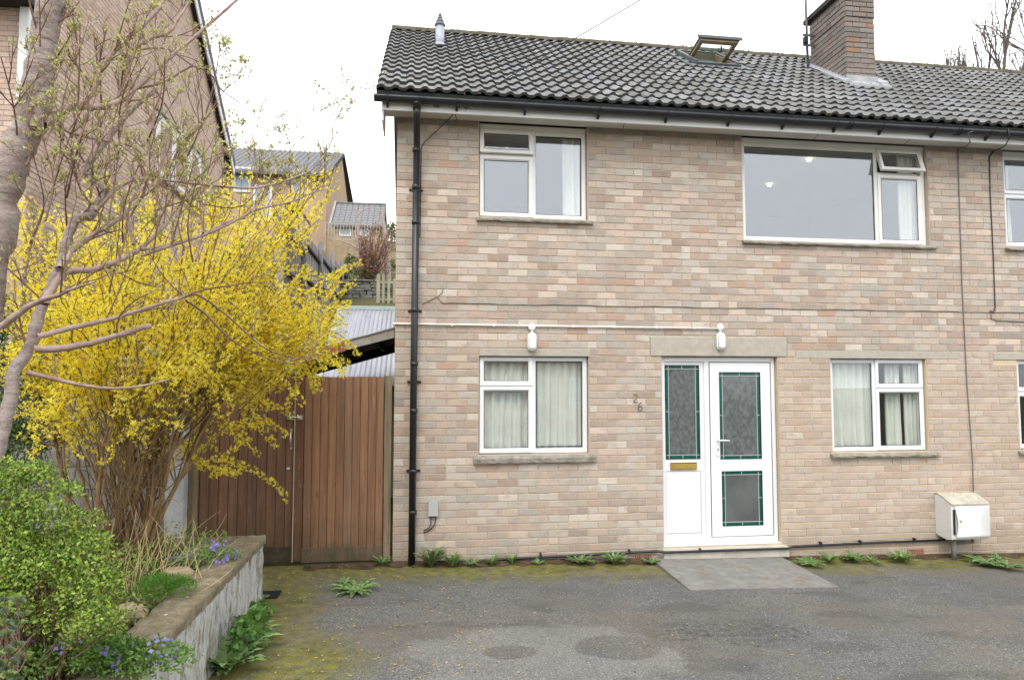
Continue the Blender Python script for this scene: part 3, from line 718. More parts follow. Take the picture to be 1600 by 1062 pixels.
# one double-roman tile: two rolls and two pans, thick front edge
prof = []
for k in range(2):
    x = k*.151
    prof += [(x+.0, .004), (x+.012, .012), (x+.030, .026), (x+.052, .031), (x+.074, .026), (x+.090, .010), (x+.102, .004)]
prof.append((.302, .004))
def tile_geom():
    v = []; Lt = GAUGE+.07; n_ = len(prof)
    for u, h in prof: v.append((u, 0, h+.040))            # front lip, upper edge
    for u, h in prof: v.append((u, Lt, h+.004))           # tail under the next course
    for u, h in prof: v.append((u, .0, h+.008))           # front lip, lower edge
    f = [(i, i+1, n_+i+1, n_+i) for i in range(n_-1)] + [(2*n_+i, 2*n_+i+1, i+1, i) for i in range(n_-1)]
    v += [(0, Lt, -.002), (0, 0, -.002), (.302, 0, -.002), (.302, Lt, -.002)]
    k = 3*n_; f += [(k, k+1, 2*n_, 0, n_), (k+3, 2*n_-1, n_-1, 3*n_-1, k+2)]
    return v, f
tv, tf = tile_geom()
TM = []
TPAL = [(.215,.213,.215), (.19,.188,.185), (.24,.238,.235), (.205,.20,.19), (.225,.226,.235), (.175,.17,.16)]
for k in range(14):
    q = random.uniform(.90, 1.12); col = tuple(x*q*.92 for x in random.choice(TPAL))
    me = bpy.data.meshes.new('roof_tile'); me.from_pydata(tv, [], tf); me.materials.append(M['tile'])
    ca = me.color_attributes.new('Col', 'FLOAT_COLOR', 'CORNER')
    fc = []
    for fi, x in enumerate(tf): fc += [*(col if fi < len(prof)-1 else (.06, .06, .06)), 1.0]*len(x)  # lip and side faces near-black: edge dirt with the lip's shade painted in
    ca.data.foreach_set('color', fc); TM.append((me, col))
# places the roof window, the chimney and the flue pass through
sk = [on_roof(1086, 106), on_roof(1157, 111)]; SKX0, SKX1 = float(sk[0][0]), float(sk[1][0]); SKS0 = float((sk[0][1]-EY)/math.cos(PIT)); SKS1 = SKS0+.98
chp = on_roof(1342, 134); CX0, CX1 = float(on_roof(1319, 131)[0]), float(on_roof(1319, 131)[0])+.455; CY0 = float(chp[1]); CY1 = CY0+.88
tl = []
for r in range(NR):
    for c_ in range(int((RX1-RX0)/TW)+1):
        x = RX0+c_*TW; s0 = r*GAUGE; xm = x+TW/2; ym = EY+(s0+GAUGE*.5)*math.cos(PIT)
        if SKX0-.10 < xm < SKX1+.10 and SKS0-.02 < s0+.15 < SKS1+.05: continue
        if CX0-.02 < xm < CX1+.02 and CY0+.1 < ym < CY1: continue
        tl.append((x, s0))
tl.sort(key=lambda t: sum((a-b_)**2 for a, b_ in zip(slope_pt(t[0]+.15, t[1], 0), CAM)))
rest = MB(); cp, sp = math.cos(PIT), math.sin(PIT)
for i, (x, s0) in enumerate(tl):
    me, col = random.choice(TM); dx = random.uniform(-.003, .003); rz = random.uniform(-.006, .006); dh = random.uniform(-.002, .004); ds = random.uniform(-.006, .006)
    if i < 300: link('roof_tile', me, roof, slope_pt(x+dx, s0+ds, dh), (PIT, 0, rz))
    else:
        vs = [slope_pt(x+dx+u, s0+ds+s_, h+dh) for u, s_, h in tv]; k_ = len(prof)-1; rest.add(vs, tf[:k_], 0, col); rest.add(vs, tf[k_:], 0, (.06, .06, .06))  # joined tiles get the same dark lips, dirt plus painted shade
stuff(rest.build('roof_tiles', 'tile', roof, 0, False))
# ridge: half-round cappings bedded in mortar, each its own piece
x = RX0+.02; k = 0
while x < RX1:
    L_ = .45; v = []; n_ = 9; jx = random.uniform(-.004, .004); jz = random.uniform(-.006, .006)
    for t in (0, 1):
        for j in range(n_+1):
            a = math.pi*j/n_; rr = .118-.006*t
            v.append((x+t*(L_+.012), RY-math.cos(a)*rr*1.05, RZ-.018+jz+math.sin(a)*rr*.85))
    f = [(j, j+1, n_+2+j, n_+1+j) for j in range(n_)] + [tuple(range(n_, -1, -1)), tuple(range(n_+1, 2*n_+2))]
    b = MB(); b.add(v, f, 0, None, True); b.build('ridge_tile', 'ridge', roof, 0, False); x += L_; k += 1
# verge mortar at the gable
b = MB(); b.hexa([slope_pt(RX0+.0, .01, -.05), slope_pt(RX0+.03, .01, -.05), slope_pt(RX0+.03, SL, -.05), slope_pt(RX0+.0, SL, -.05), slope_pt(RX0+.0, .01, .0), slope_pt(RX0+.03, .01, .0), slope_pt(RX0+.03, SL, .0), slope_pt(RX0+.0, SL, .0)]); b.build('verge', 'ridge', roof)
# moss tufts along the ridge and among the tiles
b = MB()
for k in range(420):
    if k < 260: dy_ = random.uniform(-.13, .02); p = Vector((random.uniform(RX0, RX1), RY+dy_, RZ-.022+.1*math.sqrt(max(0, 1-(dy_/.125)**2))))
    else:
        s_ = random.choice(range(NR))*GAUGE+random.uniform(-.005, .012); p = Vector(slope_pt(random.uniform(RX0, RX1), s_, random.uniform(.012, .04)))
    r_ = random.uniform(.008, .022); ico = [(0,0,r_*.8), (r_,0,0), (0,r_,0), (-r_,0,0), (0,-r_,0), (0,0,-r_*.6)]
    b.add([p+Vector(q)*random.uniform(.7, 1.3) for q in ico], [(0,1,2),(0,2,3),(0,3,4),(0,4,1),(5,2,1),(5,3,2),(5,4,3),(5,1,4)], 0, None, True)
stuff(b.build('moss', 'moss_tuft', roof, 0, False))
# soffit, fascia, gutter
b = MB(); b.box(-.135, HW+3, -.285, .0038, 4.856, 4.872); b.build('soffit', 'soffit', house)
for x in (.6, 2.52, 4.9, 6.1): 
    b = MB(); b.hexa([(x, -.284, 4.8545), (x+.008, -.284, 4.8545), (x+.068, -.002, 4.8545), (x+.06, -.002, 4.8545), (x, -.284, 4.8555), (x+.008, -.284, 4.8555), (x+.068, -.002, 4.8555), (x+.06, -.002, 4.8555)]); b.build('soffit_joint', 'gasket', house)
b = MB(); b.box(-.150, HW+3, -.302, -.2855, 4.806, 4.955); b.box(-.150, HW+3, -.306, -.302, 4.806, 4.817); b.build('fascia', 'fascia', house, .002)
b = MB(); b.box(-.150, -.132, -.28, .20, 4.70, 4.95); b.build('box_end', 'fascia', house)
v = []; n_ = 10; gr = .058; gy, gz = -.366, 4.925
prof_o = [(gy-math.cos(math.pi*j/n_)*gr, gz-math.sin(math.pi*j/n_)*gr) for j in range(n_+1)]; prof_i = [(gy-math.cos(math.pi*j/n_)*(gr-.005), gz-math.sin(math.pi*j/n_)*(gr-.005)) for j in range(n_, -1, -1)]
b = MB(); b.extrude(prof_o+prof_i, 'x', -.225, HW+3, 0, None, True)
b.extrude(prof_o, 'x', -.229, -.224); gut = b.build('gutter', 'black_plastic', house)
for x in (-.09, .64, 1.38, 2.2, 2.98, 3.72, 4.38, 5.02, 5.6, 6.28, 7.0, 7.7):
    b = MB(); po = [(gy-math.cos(math.pi*j/n_)*(gr+.006), gz-math.sin(math.pi*j/n_)*(gr+.006)) for j in range(n_+1)]; b.extrude(po+prof_o[::-1], 'x', x-.012, x+.012)
    b.hexa([(x-.012, -.318, 4.83), (x+.012, -.318, 4.83), (x+.012, -.303, 4.83), (x-.012, -.303, 4.83), (x-.012, -.36, 4.865), (x+.012, -.36, 4.865), (x+.012, -.303, 4.865), (x-.012, -.303, 4.865)]); b.build('bracket', 'black_plastic', gut)
for x in (.30, 5.22, 6.62):
    b = MB(); po = [(gy-math.cos(math.pi*j/n_)*(gr+.010), gz-math.sin(math.pi*j/n_)*(gr+.010)) for j in range(n_+1)]; b.extrude(po+prof_o[::-1], 'x', x-.06, x-.045); b.extrude(po+prof_o[::-1], 'x', x-.02, x-.005); b.build('union_clip', 'black_plastic', gut)
# downpipe with swan neck
dpx = .218
b = MB(); b.lathe((dpx-.002, gy, 4.80), [(.042, 0), (.042, .055), (.05, .06), (.05, .075)], 14)
b.tube([(dpx-.002, gy, 4.83), (dpx-.002, gy, 4.77), (dpx, gy+.05, 4.70), (dpx+.002, -.13, 4.57), (dpx+.002, -.088, 4.50), (dpx+.002, -.085, 4.44)], .037, 14)
b.tube([(dpx+.002, -.085, 4.46), (dpx-.008, -.085, 2.2), (dpx-.012, -.085, -.02)], .037, 16)
dp = b.build('downpipe', 'black_iron', house)
for z in (4.46, 4.05, 3.66, 2.70, 2.12, 1.62, .98, .55): 
    b = MB(); b.lathe((dpx+.003*(z/4.5)-.006, -.085, z), [(.038, -.022), (.043, -.020), (.043, .020), (.038, .022)], 14); b.build('collar', 'black_iron', dp)
for z in (4.04, 2.70, 1.93, .98):
    b = MB(); b.box(dpx-.075, dpx+.07, -.02, -.004, z-.012, z+.012); b.tube([(dpx-.07, -.004, z), (dpx-.07, -.03, z)], .008, 8); b.tube([(dpx+.065, -.004, z), (dpx+.065, -.03, z)], .008, 8); b.build('pipe_bracket', 'black_iron', dp)
# chimney
zb0 = EZ+TP*(CY0-EY)-.1; zt = float(U(1264, 41, 1, CY1+.07)[2])+.10
b = MB(); b.box(CX0+.004, CX1-.004, CY0+.004, CY1-.004, zb0-.3, zt-.10); chim = b.build('chimney', 'chimney_mortar', house)
b = MB(); CPAL = [(.24,.21,.19), (.26,.22,.195), (.21,.19,.175), (.28,.225,.19), (.33,.215,.16), (.25,.23,.21), (.36,.20,.13)]; CWT = [6, 5, 5, 3, .8, 5, .35]
CM = brick_set(CPAL, CWT, 'brick_sooty'); zr = zb0-.25; r = 0
while zr < zt-.16:
    corb = .0 if zr < zt-.52 else .012
    for face in (0, 1, 2):
        ln = (CX1-CX0) if face == 0 else (CY1-CY0); off = .0 if r % 2 else .11; x = 0; k = 0
        while x < ln-.01:
            e = min(ln, (off+.225*k if off else .225*(k+1))) if (k or not off) else .11
            if off: e = min(ln, .11+.225*k)
            k += 1
            if e-x < .02: x = e; continue
            me, v, f, _c = random.choice(BMESH); col = random.choices(CPAL, CWT)[0]; q = random.uniform(.8, 1.15); col = tuple(t*q for t in col); dd = .004+random.uniform(0, .005)+corb
            if face < 2:
                if zr > zb0+(0 if face == 0 else -.05): link('brick', random.choice(CM), chim, (CX0+x+.004, CY0-dd, zr+.005) if face == 0 else (CX0-dd, CY1-(x+.004), zr+.005), (0, 0, 0 if face == 0 else -math.pi/2), (e-x-.008, .02, .066))
                x = e; continue
            if face == 0: vs = [(CX0+x+.004+a*(e-x-.008), CY0-dd+bb*.02, zr+.005+c*.066) for a, bb, c in v]
            elif face == 1: vs = [(CX0-dd+bb*.02, CY1-(x+.004+a*(e-x-.008)), zr+.005+c*.066) for a, bb, c in v]
            else: vs = [(CX1+dd-bb*.02, CY0+(x+.004+a*(e-x-.008)), zr+.005+c*.066) for a, bb, c in v]
            b.add(vs, f, 0, col); x = e
    zr += .0765; r += 1
stuff(b.build('bricks', 'brick_sooty', chim, 0, False))
b = MB(); b.box(CX0-.075, CX1+.075, CY0-.075, CY1+.075, zt-.10, zt-.03); b.box(CX0-.02, CX1+.02, CY0-.02, CY1+.02, zt-.03, zt+.03); b.build('chimney_cap', 'dark_slab', chim, .006)
# lead flashing: apron in front, steps at the side
b = MB()
za = EZ+TP*(CY0-EY); 
b.hexa([(CX0-.10, CY0-.21, za-.10), (CX1+.10, CY0-.21, za-.10), (CX1+.02, CY0-.012, za+.03), (CX0-.02, CY0-.012, za+.03), (CX0-.10, CY0-.21, za-.065), (CX1+.10, CY0-.21, za-.065), (CX1+.02, CY0-.014, za+.06), (CX0-.02, CY0-.014, za+.06)])
b.box(CX0-.02, CX1+.02, CY0-.018, CY0-.009, za+.03, za+.145)
n_ = 12; dy_ = (CY1-CY0)/n_
for s_ in (0, 1):
    for i in range(n_):
        ya = CY0+dy_*i; zl = EZ+TP*(ya-EY)+.03; zt_ = EZ+TP*(ya+dy_-EY)+.13
        xa = CX0-.017 if s_ == 0 else CX1+.010
        b.hexa([(xa, ya, zl-.03), (xa+.007, ya, zl-.03), (xa+.007, ya+dy_, zl+TP*dy_-.03), (xa, ya+dy_, zl+TP*dy_-.03), (xa, ya, zl+.075), (xa+.007, ya, zl+.075), (xa+.007, ya+dy_, zt_), (xa, ya+dy_, zt_)])
    xa, xb = (CX0-.13, CX0-.004) if s_ == 0 else (CX1+.004, CX1+.13)
    f0 = lambda x, y, h: (x, y, EZ+TP*(y-EY)+h)
    b.hexa([f0(xa, CY0-.1, .06), f0(xb, CY0-.1, .06), f0(xb, CY1, .06), f0(xa, CY1, .06), f0(xa, CY0-.1, .095), f0(xb, CY0-.1, .11), f0(xb, CY1, .11), f0(xa, CY1, .095)])
b.build('flashing', 'lead', chim)
# flue terminal
fp = on_roof(687, 72, .03); fx, fy_, fz = map(float, fp)
b = MB(); b.lathe((fx, fy_, fz-.12), [(.062, 0), (.062, .42)], 18); b.lathe((fx, fy_, fz-.02), [(.16, -.03), (.09, .02), (.064, .05)], 16)
fl = b.build('flue', 'flue_grey', house)
b = MB()
for k in range(3): b.lathe((fx, fy_, fz+.305+.045*k), [(.078-.018*k, 0), (.070-.018*k, .018), (.048-.014*k, .045)], 18)
b.lathe((fx, fy_, fz+.29), [(.076, 0), (.080, .008), (.076, .016)], 18); b.lathe((fx, fy_, fz+.43), [(.03, 0), (.012, .05), (.004, .07)], 12); b.build('flue_cap', 'flue_cap', fl)
# roof window standing open on its centre pivot
W0, W1 = SKX0, SKX1; LW = SKS1-SKS0
b = MB()
def roofbox(b, xa, xb, sa, sb, ha, hb, m=0):
    b.hexa([slope_pt(xa, sa, ha), slope_pt(xb, sa, ha), slope_pt(xb, sb, ha), slope_pt(xa, sb, ha), slope_pt(xa, sa, hb), slope_pt(xb, sa, hb), slope_pt(xb, sb, hb), slope_pt(xa, sb, hb)], m)
roofbox(b, W0, W0+.05, SKS0+.05, SKS1, -.06, .105); roofbox(b, W1-.05, W1, SKS0+.05, SKS1, -.06, .105); roofbox(b, W0, W1, SKS0, SKS0+.05, -.06, .085); roofbox(b, W0, W1, SKS1-.05, SKS1, -.06, .105)
roofbox(b, W0-.12, W0-.001, SKS0-.02, SKS1+.02, .03, .05); roofbox(b, W1+.001, W1+.12, SKS0-.02, SKS1+.02, .03, .05); roofbox(b, W0-.12, W1+.12, SKS0-.16, SKS0-.001, .035, .055)
skl = b.build('roof_window', 'dark_metal', house, .004)
b = MB(); roofbox(b, W0+.051, W0+.075, SKS0+.051, SKS1-.051, -.25, .08); roofbox(b, W1-.075, W1-.051, SKS0+.051, SKS1-.051, -.25, .08); roofbox(b, W0+.076, W1-.076, SKS0+.051, SKS0+.075, -.25, .07); roofbox(b, W0+.076, W1-.076, SKS1-.075, SKS1-.051, -.25, .08); b.build('lining', 'pine', skl)
# sash: local coordinates u across, t along (0 at the pivot), h normal; turned about the pivot
pv = Vector(slope_pt((W0+W1)/2, SKS0+LW*.5, .075)); TURN = R(46)
def sash_pt(u, t, h):
    a = PIT-TURN; return (pv.x+u, pv.y+t*math.cos(a)-h*math.sin(a), pv.z+t*math.sin(a)+h*math.cos(a))
def sashbox(b, ua, ub, ta, tb, ha, hb, m=0):
    b.hexa([sash_pt(ua, ta, ha), sash_pt(ub, ta, ha), sash_pt(ub, tb, ha), sash_pt(ua, tb, ha), sash_pt(ua, ta, hb), sash_pt(ub, ta, hb), sash_pt(ub, tb, hb), sash_pt(ua, tb, hb)], m)
hw = (W1-W0)/2-.055; hl = LW/2-.05
b = MB()
for ua, ub, ta, tb in ((-hw, -hw+.06, -hl, hl), (hw-.06, hw, -hl, hl), (-hw+.06, hw-.06, -hl, -hl+.075), (-hw+.06, hw-.06, hl-.075, hl)): sashbox(b, ua, ub, ta, tb, -.045, .0)
b.build('sash', 'pine', skl, .003)
b = MB(); sashbox(b, -hw-.012, hw+.012, -hl-.012, -hl+.02, -.02, .022); sashbox(b, -hw-.012, -hw+.03, -hl+.021, hl, .001, .022); sashbox(b, hw-.03, hw+.012, -hl+.021, hl, .001, .022); sashbox(b, -hw+.031, hw-.031, hl-.05, hl, .001, .022); sashbox(b, -hw-.05, hw+.05, -hl-.03, -hl-.0125, -.015, .03); b.build('sash_cover', 'dark_metal', skl)
b = MB(); sashbox(b, -hw+.055, hw-.055, -hl+.07, hl-.07, -.028, -.022); b.build('pane', 'glass_roof', skl)
b = MB(); b.bar(sash_pt(.06, -hl+.09, -.05), sash_pt(.12, -hl+.20, -.06), .02, .012); b.build('handle', 'dark_metal', skl)

# ================================================================== things fixed to the house
# telephone wire from a hook on the fascia up over the roof
S0 = U(721, 164, 1, -.33); S1 = U(990, 0, 1, -.75); d = S1-S0
pts = [S0+d*t + np.array([0, 0, -.05*math.sin(math.pi*min(1, t/3))]) for t in np.linspace(0, 3, 14)]
b = MB(); b.tube(pts, .0055, 5); o = b.build('telephone_wire', 'cable_black'); tag(o, 'thin black telephone wire slanting up from the eaves across the roof into the sky', 'wire')
q0 = XZ(658, 232); b = MB(); b.tube([S0, U(705, 182, 1, -.2), U(680, 207, 1, -.06), (q0[0]+.03, -.02, q0[1]+.06), (q0[0], -.01, q0[1]), (q0[0]-.005, -.01, q0[1]-1.0)], .005, 5)
o = b.build('drop_cable', 'cable_black'); tag(o, 'thin black cable drooping from the eaves hook down behind the drainpipe', 'cable')
for px in (704, 750):
    b = MB()
    p = U(px-22, 168, 1, -.308); b.add([(p[0]-.045, -.309, p[2]+.03), (p[0]+.045, -.309, p[2]+.03), (p[0], -.309, p[2]-.04), (p[0]-.045, -.302, p[2]+.03), (p[0]+.045, -.302, p[2]+.03), (p[0], -.302, p[2]-.04)], [(0,1,2),(3,5,4),(0,3,4,1),(1,4,5,2),(2,5,3,0)]); b.build('wire_plate', 'steel', house)
b = MB(); b.tube([U(722, 166, 1, -.303), S0, S0+np.array([.03, -.01, .02])], .006, 6); b.build('wire_bracket', 'steel', house)
# white conduit with two bulkhead lamps
ca_, cb_ = XZ(618, 506), XZ(1122, 513)
b = MB(); b.tube([(ca_[0]-.02, .05, ca_[1]), (ca_[0]-.022, -.004, ca_[1]), (ca_[0]+.0, -.024, ca_[1]), (1.5, -.022, 2.553), (cb_[0], -.022, cb_[1])], .011, 8)
for x in (.62, 1.08, 1.98, 2.45, 2.95, 3.4): b.box(x-.01, x+.01, -.034, -.004, 2.54, 2.568)
o = b.build('conduit', 'conduit_white'); tag(o, 'white electrical conduit running along the brickwork between the two wall lamps', 'conduit')
for i, (px, lab) in enumerate(((831, 'white oval bulkhead lamp on the wall above the lower left window'), (1125, 'white oval bulkhead lamp on the pale lintel over the front door'))):
    x, z = XZ(px, 511, -.02); t = thing('wall_lamp', lab, 'lamp', (x, 0, z-.2), 'bulkhead lamps on the front wall')
    b = MB(); b.lathe((x, -.012, z), [(.04, .008), (.04, -.02), (.034, -.026)], 16, axis='y'); b.lathe((x, -.04, z), [(.006, -.004), (.004, -.006)], 8, axis='y'); b.build('junction_box', 'conduit_white', t)
    b = MB(); b.box(x-.012, x+.012, -.03, -.013, z-.085, z-.038); b.build('neck', 'conduit_white', t)
    cz = z-.165; n_ = 24
    def oval(rx, rz, y):
        o_ = []
        for k in range(n_):
            a = 2*math.pi*k/n_; o_.append((x+rx*math.cos(a), y, cz+math.copysign(max(0, rz-rx), math.sin(a))+rx*math.sin(a)))
        return o_
    def shell(rings):
        v = [p for r_ in rings for p in r_]; m_ = len(rings)
        return v, [(i_*n_+j, i_*n_+(j+1) % n_, (i_+1)*n_+(j+1) % n_, (i_+1)*n_+j) for i_ in range(m_-1) for j in range(n_)]+[tuple(range((m_-1)*n_, m_*n_)), tuple(range(n_-1, -1, -1))]
    b = MB(); v, f = shell([oval(.052, .105, -.0135), oval(.052, .105, -.04), oval(.047, .10, -.046)]); b.add(v, f, 0, None, True); b.build('base', 'white_paint', t)
    b = MB(); v, f = shell([oval(.042, .095, -.0465), oval(.041, .093, -.07), oval(.034, .084, -.086), oval(.02, .062, -.094)]); b.add(v, f, 0, None, True); b.build('diffuser', 'lens_white', t)
# telephone cable along the bed joint
b = MB(); zt_ = XZ(690, 474)[1]; pts = [(XZ(683, 465)[0], -.008, XZ(683, 465)[1])]
for i in range(60):
    x = .52+i*.127; pts.append((x, -.0075, 2.792+.004*math.sin(i*.7)+.003*math.sin(i*2.1)))
b.tube(pts, .0045, 5); b.tube([XZ3 for XZ3 in [(XZ(692, 449)[0], -.01, XZ(692, 449)[1]), (XZ(691, 457)[0], -.012, XZ(691, 457)[1]), (XZ(684, 463)[0], -.012, XZ(684, 463)[1]), (XZ(660, 475)[0], -.012, XZ(660, 475)[1])]], .004, 5)
o = b.build('wall_cable', 'cable_grey'); tag(o, 'thin grey cable laid along a mortar joint between the two storeys', 'cable')
# cables at the right
def wcable(pxs, lab, r_=.006, mat='cable_grey'):
    b = MB(); b.tube([(*[XZ(px, py, y)[0]], y, XZ(px, py, y)[1]) for px, py, y in pxs], r_, 6); o = b.build('wall_cable', mat); tag(o, lab, 'cable')
wcable([(1520, 205, -.43), (1512, 208, -.43), (1516, 222, -.31), (1510, 228, -.2), (1497, 232, -.012), (1497, 250, -.012), (1503, 440, -.012), (1511, 600, -.012), (1517, 680, -.012), (1520, 720, -.012), (1521, 772, -.04)], 'grey cable dropping from the gutter straight down to the white meter box')
wcable([(1575, 200, -.43), (1577, 215, -.43), (1570, 228, -.31), (1552, 236, -.012), (1546, 245, -.012), (1547, 300, -.012), (1552, 400, -.012), (1555, 480, -.012), (1552, 488, -.014), (1547, 485, -.014)], 'dark cable beside the neighbouring window ending in a hook halfway down', .007, 'cable_black')
wcable([(1549, 490, -.012), (1549, 497, -.012), (1556, 500, -.010), (1600, 502, -.010), (1640, 503, -.01)], 'short grey cable running right along a joint from the hooked cable')
# low black pipe along the wall foot
b = MB(); b.tube([(-.02, -.03, .006), (.9, -.03, .012), (2.9, -.03, .045), (3.0, -.093, .045), (4.47, -.093, .040), (4.55, -.03, .040), (5.6, -.03, .055), (6.5, -.03, .055)], .014, 8)
for x in (1.6, 2.6, 3.4, 4.9, 5.4, 6.1): b.box(x-.008, x+.008, -.046 if not 3 < x < 4.5 else -.11, -.002 if not 3 < x < 4.5 else -.0758, .015+.005*x, .06+.005*x)
o = b.build('low_pipe', 'black_plastic'); tag(o, 'thin black pipe clipped low along the foot of the house wall', 'pipe')
# small grey network box
x, z = XZ(677, 793, -.03); t = thing('wall_box', 'small grey plastic box with rounded top on the bricks beside the drainpipe', 'junction box', (x, 0, z-.09))
b = MB(); pr = [(x-.052, z-.085), (x+.052, z-.085)]+[(x+.052*math.cos(a), z+.035+.052*math.sin(a)) for a in np.linspace(0, math.pi, 10)]
b.extrude(pr, 'y', -.05, -.004); b.build('casing', 'grey_box', t, .01)
b = MB(); b.box(x-.03, x+.035, -.04, -.008, z-.10, z-.0855); b.build('cable_gland', 'dark_metal', t)
b = MB(); b.tube([(x-.02, -.02, z-.10), (x-.025, -.02, z-.18), (x-.05, -.015, z-.225), (x-.10, -.012, z-.235)], .005, 6); b.tube([(x+.03, -.02, z-.10), (x+.02, -.02, z-.17), (x-.02, -.016, z-.225), (x-.06, -.014, z-.25), (x-.10, -.012, z-.262)], .006, 6); b.build('cable', 'cable_black', t)
# gas meter cabinet
x0, z0 = XZ(1464, 836, -.02); x1 = x0+.49; zt = z0+.485
t = thing('meter_box', 'white plastic meter cabinet with warped door on the wall beside the right window', 'meter box', ((x0+x1)/2, -.12, z0))
b = MB(); yf = -.26
sidep = [(-.006, z0+.03), (-.006, zt), (-.05, zt+.008), (-.12, zt-.02), (-.20, zt-.055), (yf+.005, zt-.085), (yf+.012, z0+.0), (-.17, z0-.01), (-.05, z0+.01)]
b.extrude(sidep, 'x', x0, x1); b.build('cabinet', 'meter_white', t, .008)
b = MB(); b.add([(x0-.004, -.004, zt+.012), (x1+.004, -.004, zt+.012), (x1+.004, -.055, zt+.02), (x0-.004, -.055, zt+.02), (x0-.004, -.13, zt-.008), (x1+.004, -.13, zt-.008), (x0-.004, -.27, zt-.075), (x1+.004, -.27, zt-.075), (x0-.004, -.27, zt-.085), (x1+.004, -.27, zt-.085)], [(0,1,2,3),(3,2,5,4),(4,5,7,6),(6,7,9,8)])
b.build('lid', 'meter_lid', t, 0, False)
b = MB(); n_ = 12; v = []; f = []
for i in range(n_+1):
    q = i/n_; zz = z0+.02+(zt-.10-z0-.02)*q; bow = .014*math.sin(math.pi*q)**2
    v += [(x0+.05+.012*math.sin(math.pi*q*1.3), yf-.012-bow, zz), (x1-.0, yf-.006, zz), (x1-.0, yf+.001, zz), (x0+.05+.012*math.sin(math.pi*q*1.3), yf-.005-bow, zz)]
for i in range(n_):
    for k in range(4): a = i*4; f.append((a+k, a+(k+1) % 4, a+4+(k+1) % 4, a+4+k))
f += [(0,1,2,3), tuple(n_*4+k for k in (3,2,1,0))]
b.add(v, f, 0, None, True); dr = b.build('door', 'white_paint', t)
b = MB(); b.lathe((x0+.085, yf-.034, z0+.22), [(.007, .0), (.007, -.008)], 10, axis='y'); b.build('lock', 'gasket', t)
b = MB(); b.box(x0+.022, x0+.045, yf-.002, yf+.006, z0+.06, zt-.14); b.build('door_gap', 'gasket', t)
b = MB(); b.tube([(x0+.10, -.16, z0+.01), (x0+.10, -.16, -.17)], .028, 12); b.tube([(x0+.10, -.16, z0-.045), (x0+.10, -.05, z0-.045)], .02, 10); b.tube([(x0+.15, -.10, z0-.075), (x0+.40, -.10, z0-.07)], .018, 10); b.tube([(x0+.40, -.10, z0-.07), (x0+.40, -.10, z0+.02)], .018, 10); b.build('gas_pipe', 'cable_grey', t)
# television aerial pole on the chimney
b = MB(); apx = CX0-.13; apy = CY1-.12
zlo = EZ+TP*(apy-EY)+.05
b.tube([(apx, apy, zlo), (apx-.015, apy, 8.9)], .019, 10); t = thing('aerial_mast', 'grey television aerial pole bracketed to the side of the chimney', 'aerial', (apx, apy, zlo)); b.build('pole', 'flue_cap', t)
zc = float(U(1258, 55, 1, apy)[2])
for dz in (.0, -.16):
    b = MB(); b.bar((apx-.07, apy, zc+dz), (CX0, apy, zc+dz), .02, .03); b.build('bracket', 'dark_metal', t)
b = MB(); b.box(apx-.07, apx-.005, apy-.04, apy+.02, zc-.14, zc-.04); b.build('splitter_box', 'cable_black', t, .008)
b = MB(); b.tube([(apx-.03, apy-.01, zc-.14), (apx-.035, apy-.03, zc-.30), (apx+.0, apy-.06, zlo+.08), (apx-.06, apy-.12, zlo-.03), (apx-.02, apy-.35, zlo-.20)], .007, 6); b.build('cable', 'cable_black', t)

# ------------------------------------------------------------------ rooms, curtains, lamps inside
b = MB()
for (xa, xb, z0, z1) in ((.30, 3.0, 2.62, 4.83), (3.05, 7.1, 2.62, 4.83), (.30, 2.95, .08, 2.50), (3.05, 4.45, .08, 2.50), (4.5, 7.1, .08, 2.50), (7.2, 9.3, 2.62, 4.83), (7.2, 9.3, .08, 2.50)):
    v = [(xa,.26,z0),(xb,.26,z0),(xb,3.6,z0),(xa,3.6,z0),(xa,.26,z1),(xb,.26,z1),(xb,3.6,z1),(xa,3.6,z1)]
    b.add(v, [(0,1,2,3)], 1); b.add(v, [(7,6,5,4),(1,5,6,2),(2,6,7,3),(3,7,4,0)], 0)
b.build('room', ['room_wall', 'room_floor'], house, 0, False)
def curtain(x0, x1, z0, z1, y, folds, lab, amp=.028, gather=None):
    n_ = folds*8; v = []; f = []; ph = random.uniform(0, 6)
    for i in range(n_+1):
        u = i/n_; x = x0+(x1-x0)*u
        for k in range(7):
            q = k/6; z = z1+(z0-z1)*q; a = amp*(.55+.45*q)
            yy = y+a*math.sin(u*folds*2*math.pi+ph+.4*math.sin(q*3+ph))+.3*a*math.sin(u*folds*4.7*math.pi+ph*2)
            xx_ = x+.012*math.sin(q*2.2+u*9+ph)*q
            if gather: xx_ += gather*q*q*(1-u)
            v.append((xx_, yy, z))
    for i in range(n_):
        for k in range(6): a = i*7+k; f.append((a, a+7, a+8, a+1))
    b = MB(); b.add(v, f, 0, None, True); o = b.build('curtain', 'curtain', None, 0, False)
    sm = o.modifiers.new('thick', 'SOLIDIFY'); sm.thickness = .003; tag(o, lab, 'curtain', 'curtains behind the windows')
curtain(.98, 1.60, 1.05, 2.30, .155, 6, 'left cream curtain drawn behind the lower left window'); curtain(1.50, 2.12, 1.05, 2.30, .150, 6, 'right cream curtain drawn behind the lower left window')
curtain(5.06, 5.78, 1.0, 2.30, .155, 7, 'wide cream curtain behind the big pane of the lower right window', .03, .06); curtain(5.92, 6.12, 1.0, 2.30, .165, 3, 'narrow cream curtain behind the casement of the lower right window'); curtain(6.16, 6.36, 1.0, 2.30, .15, 3, 'cream curtain at the far right edge of the lower right window')
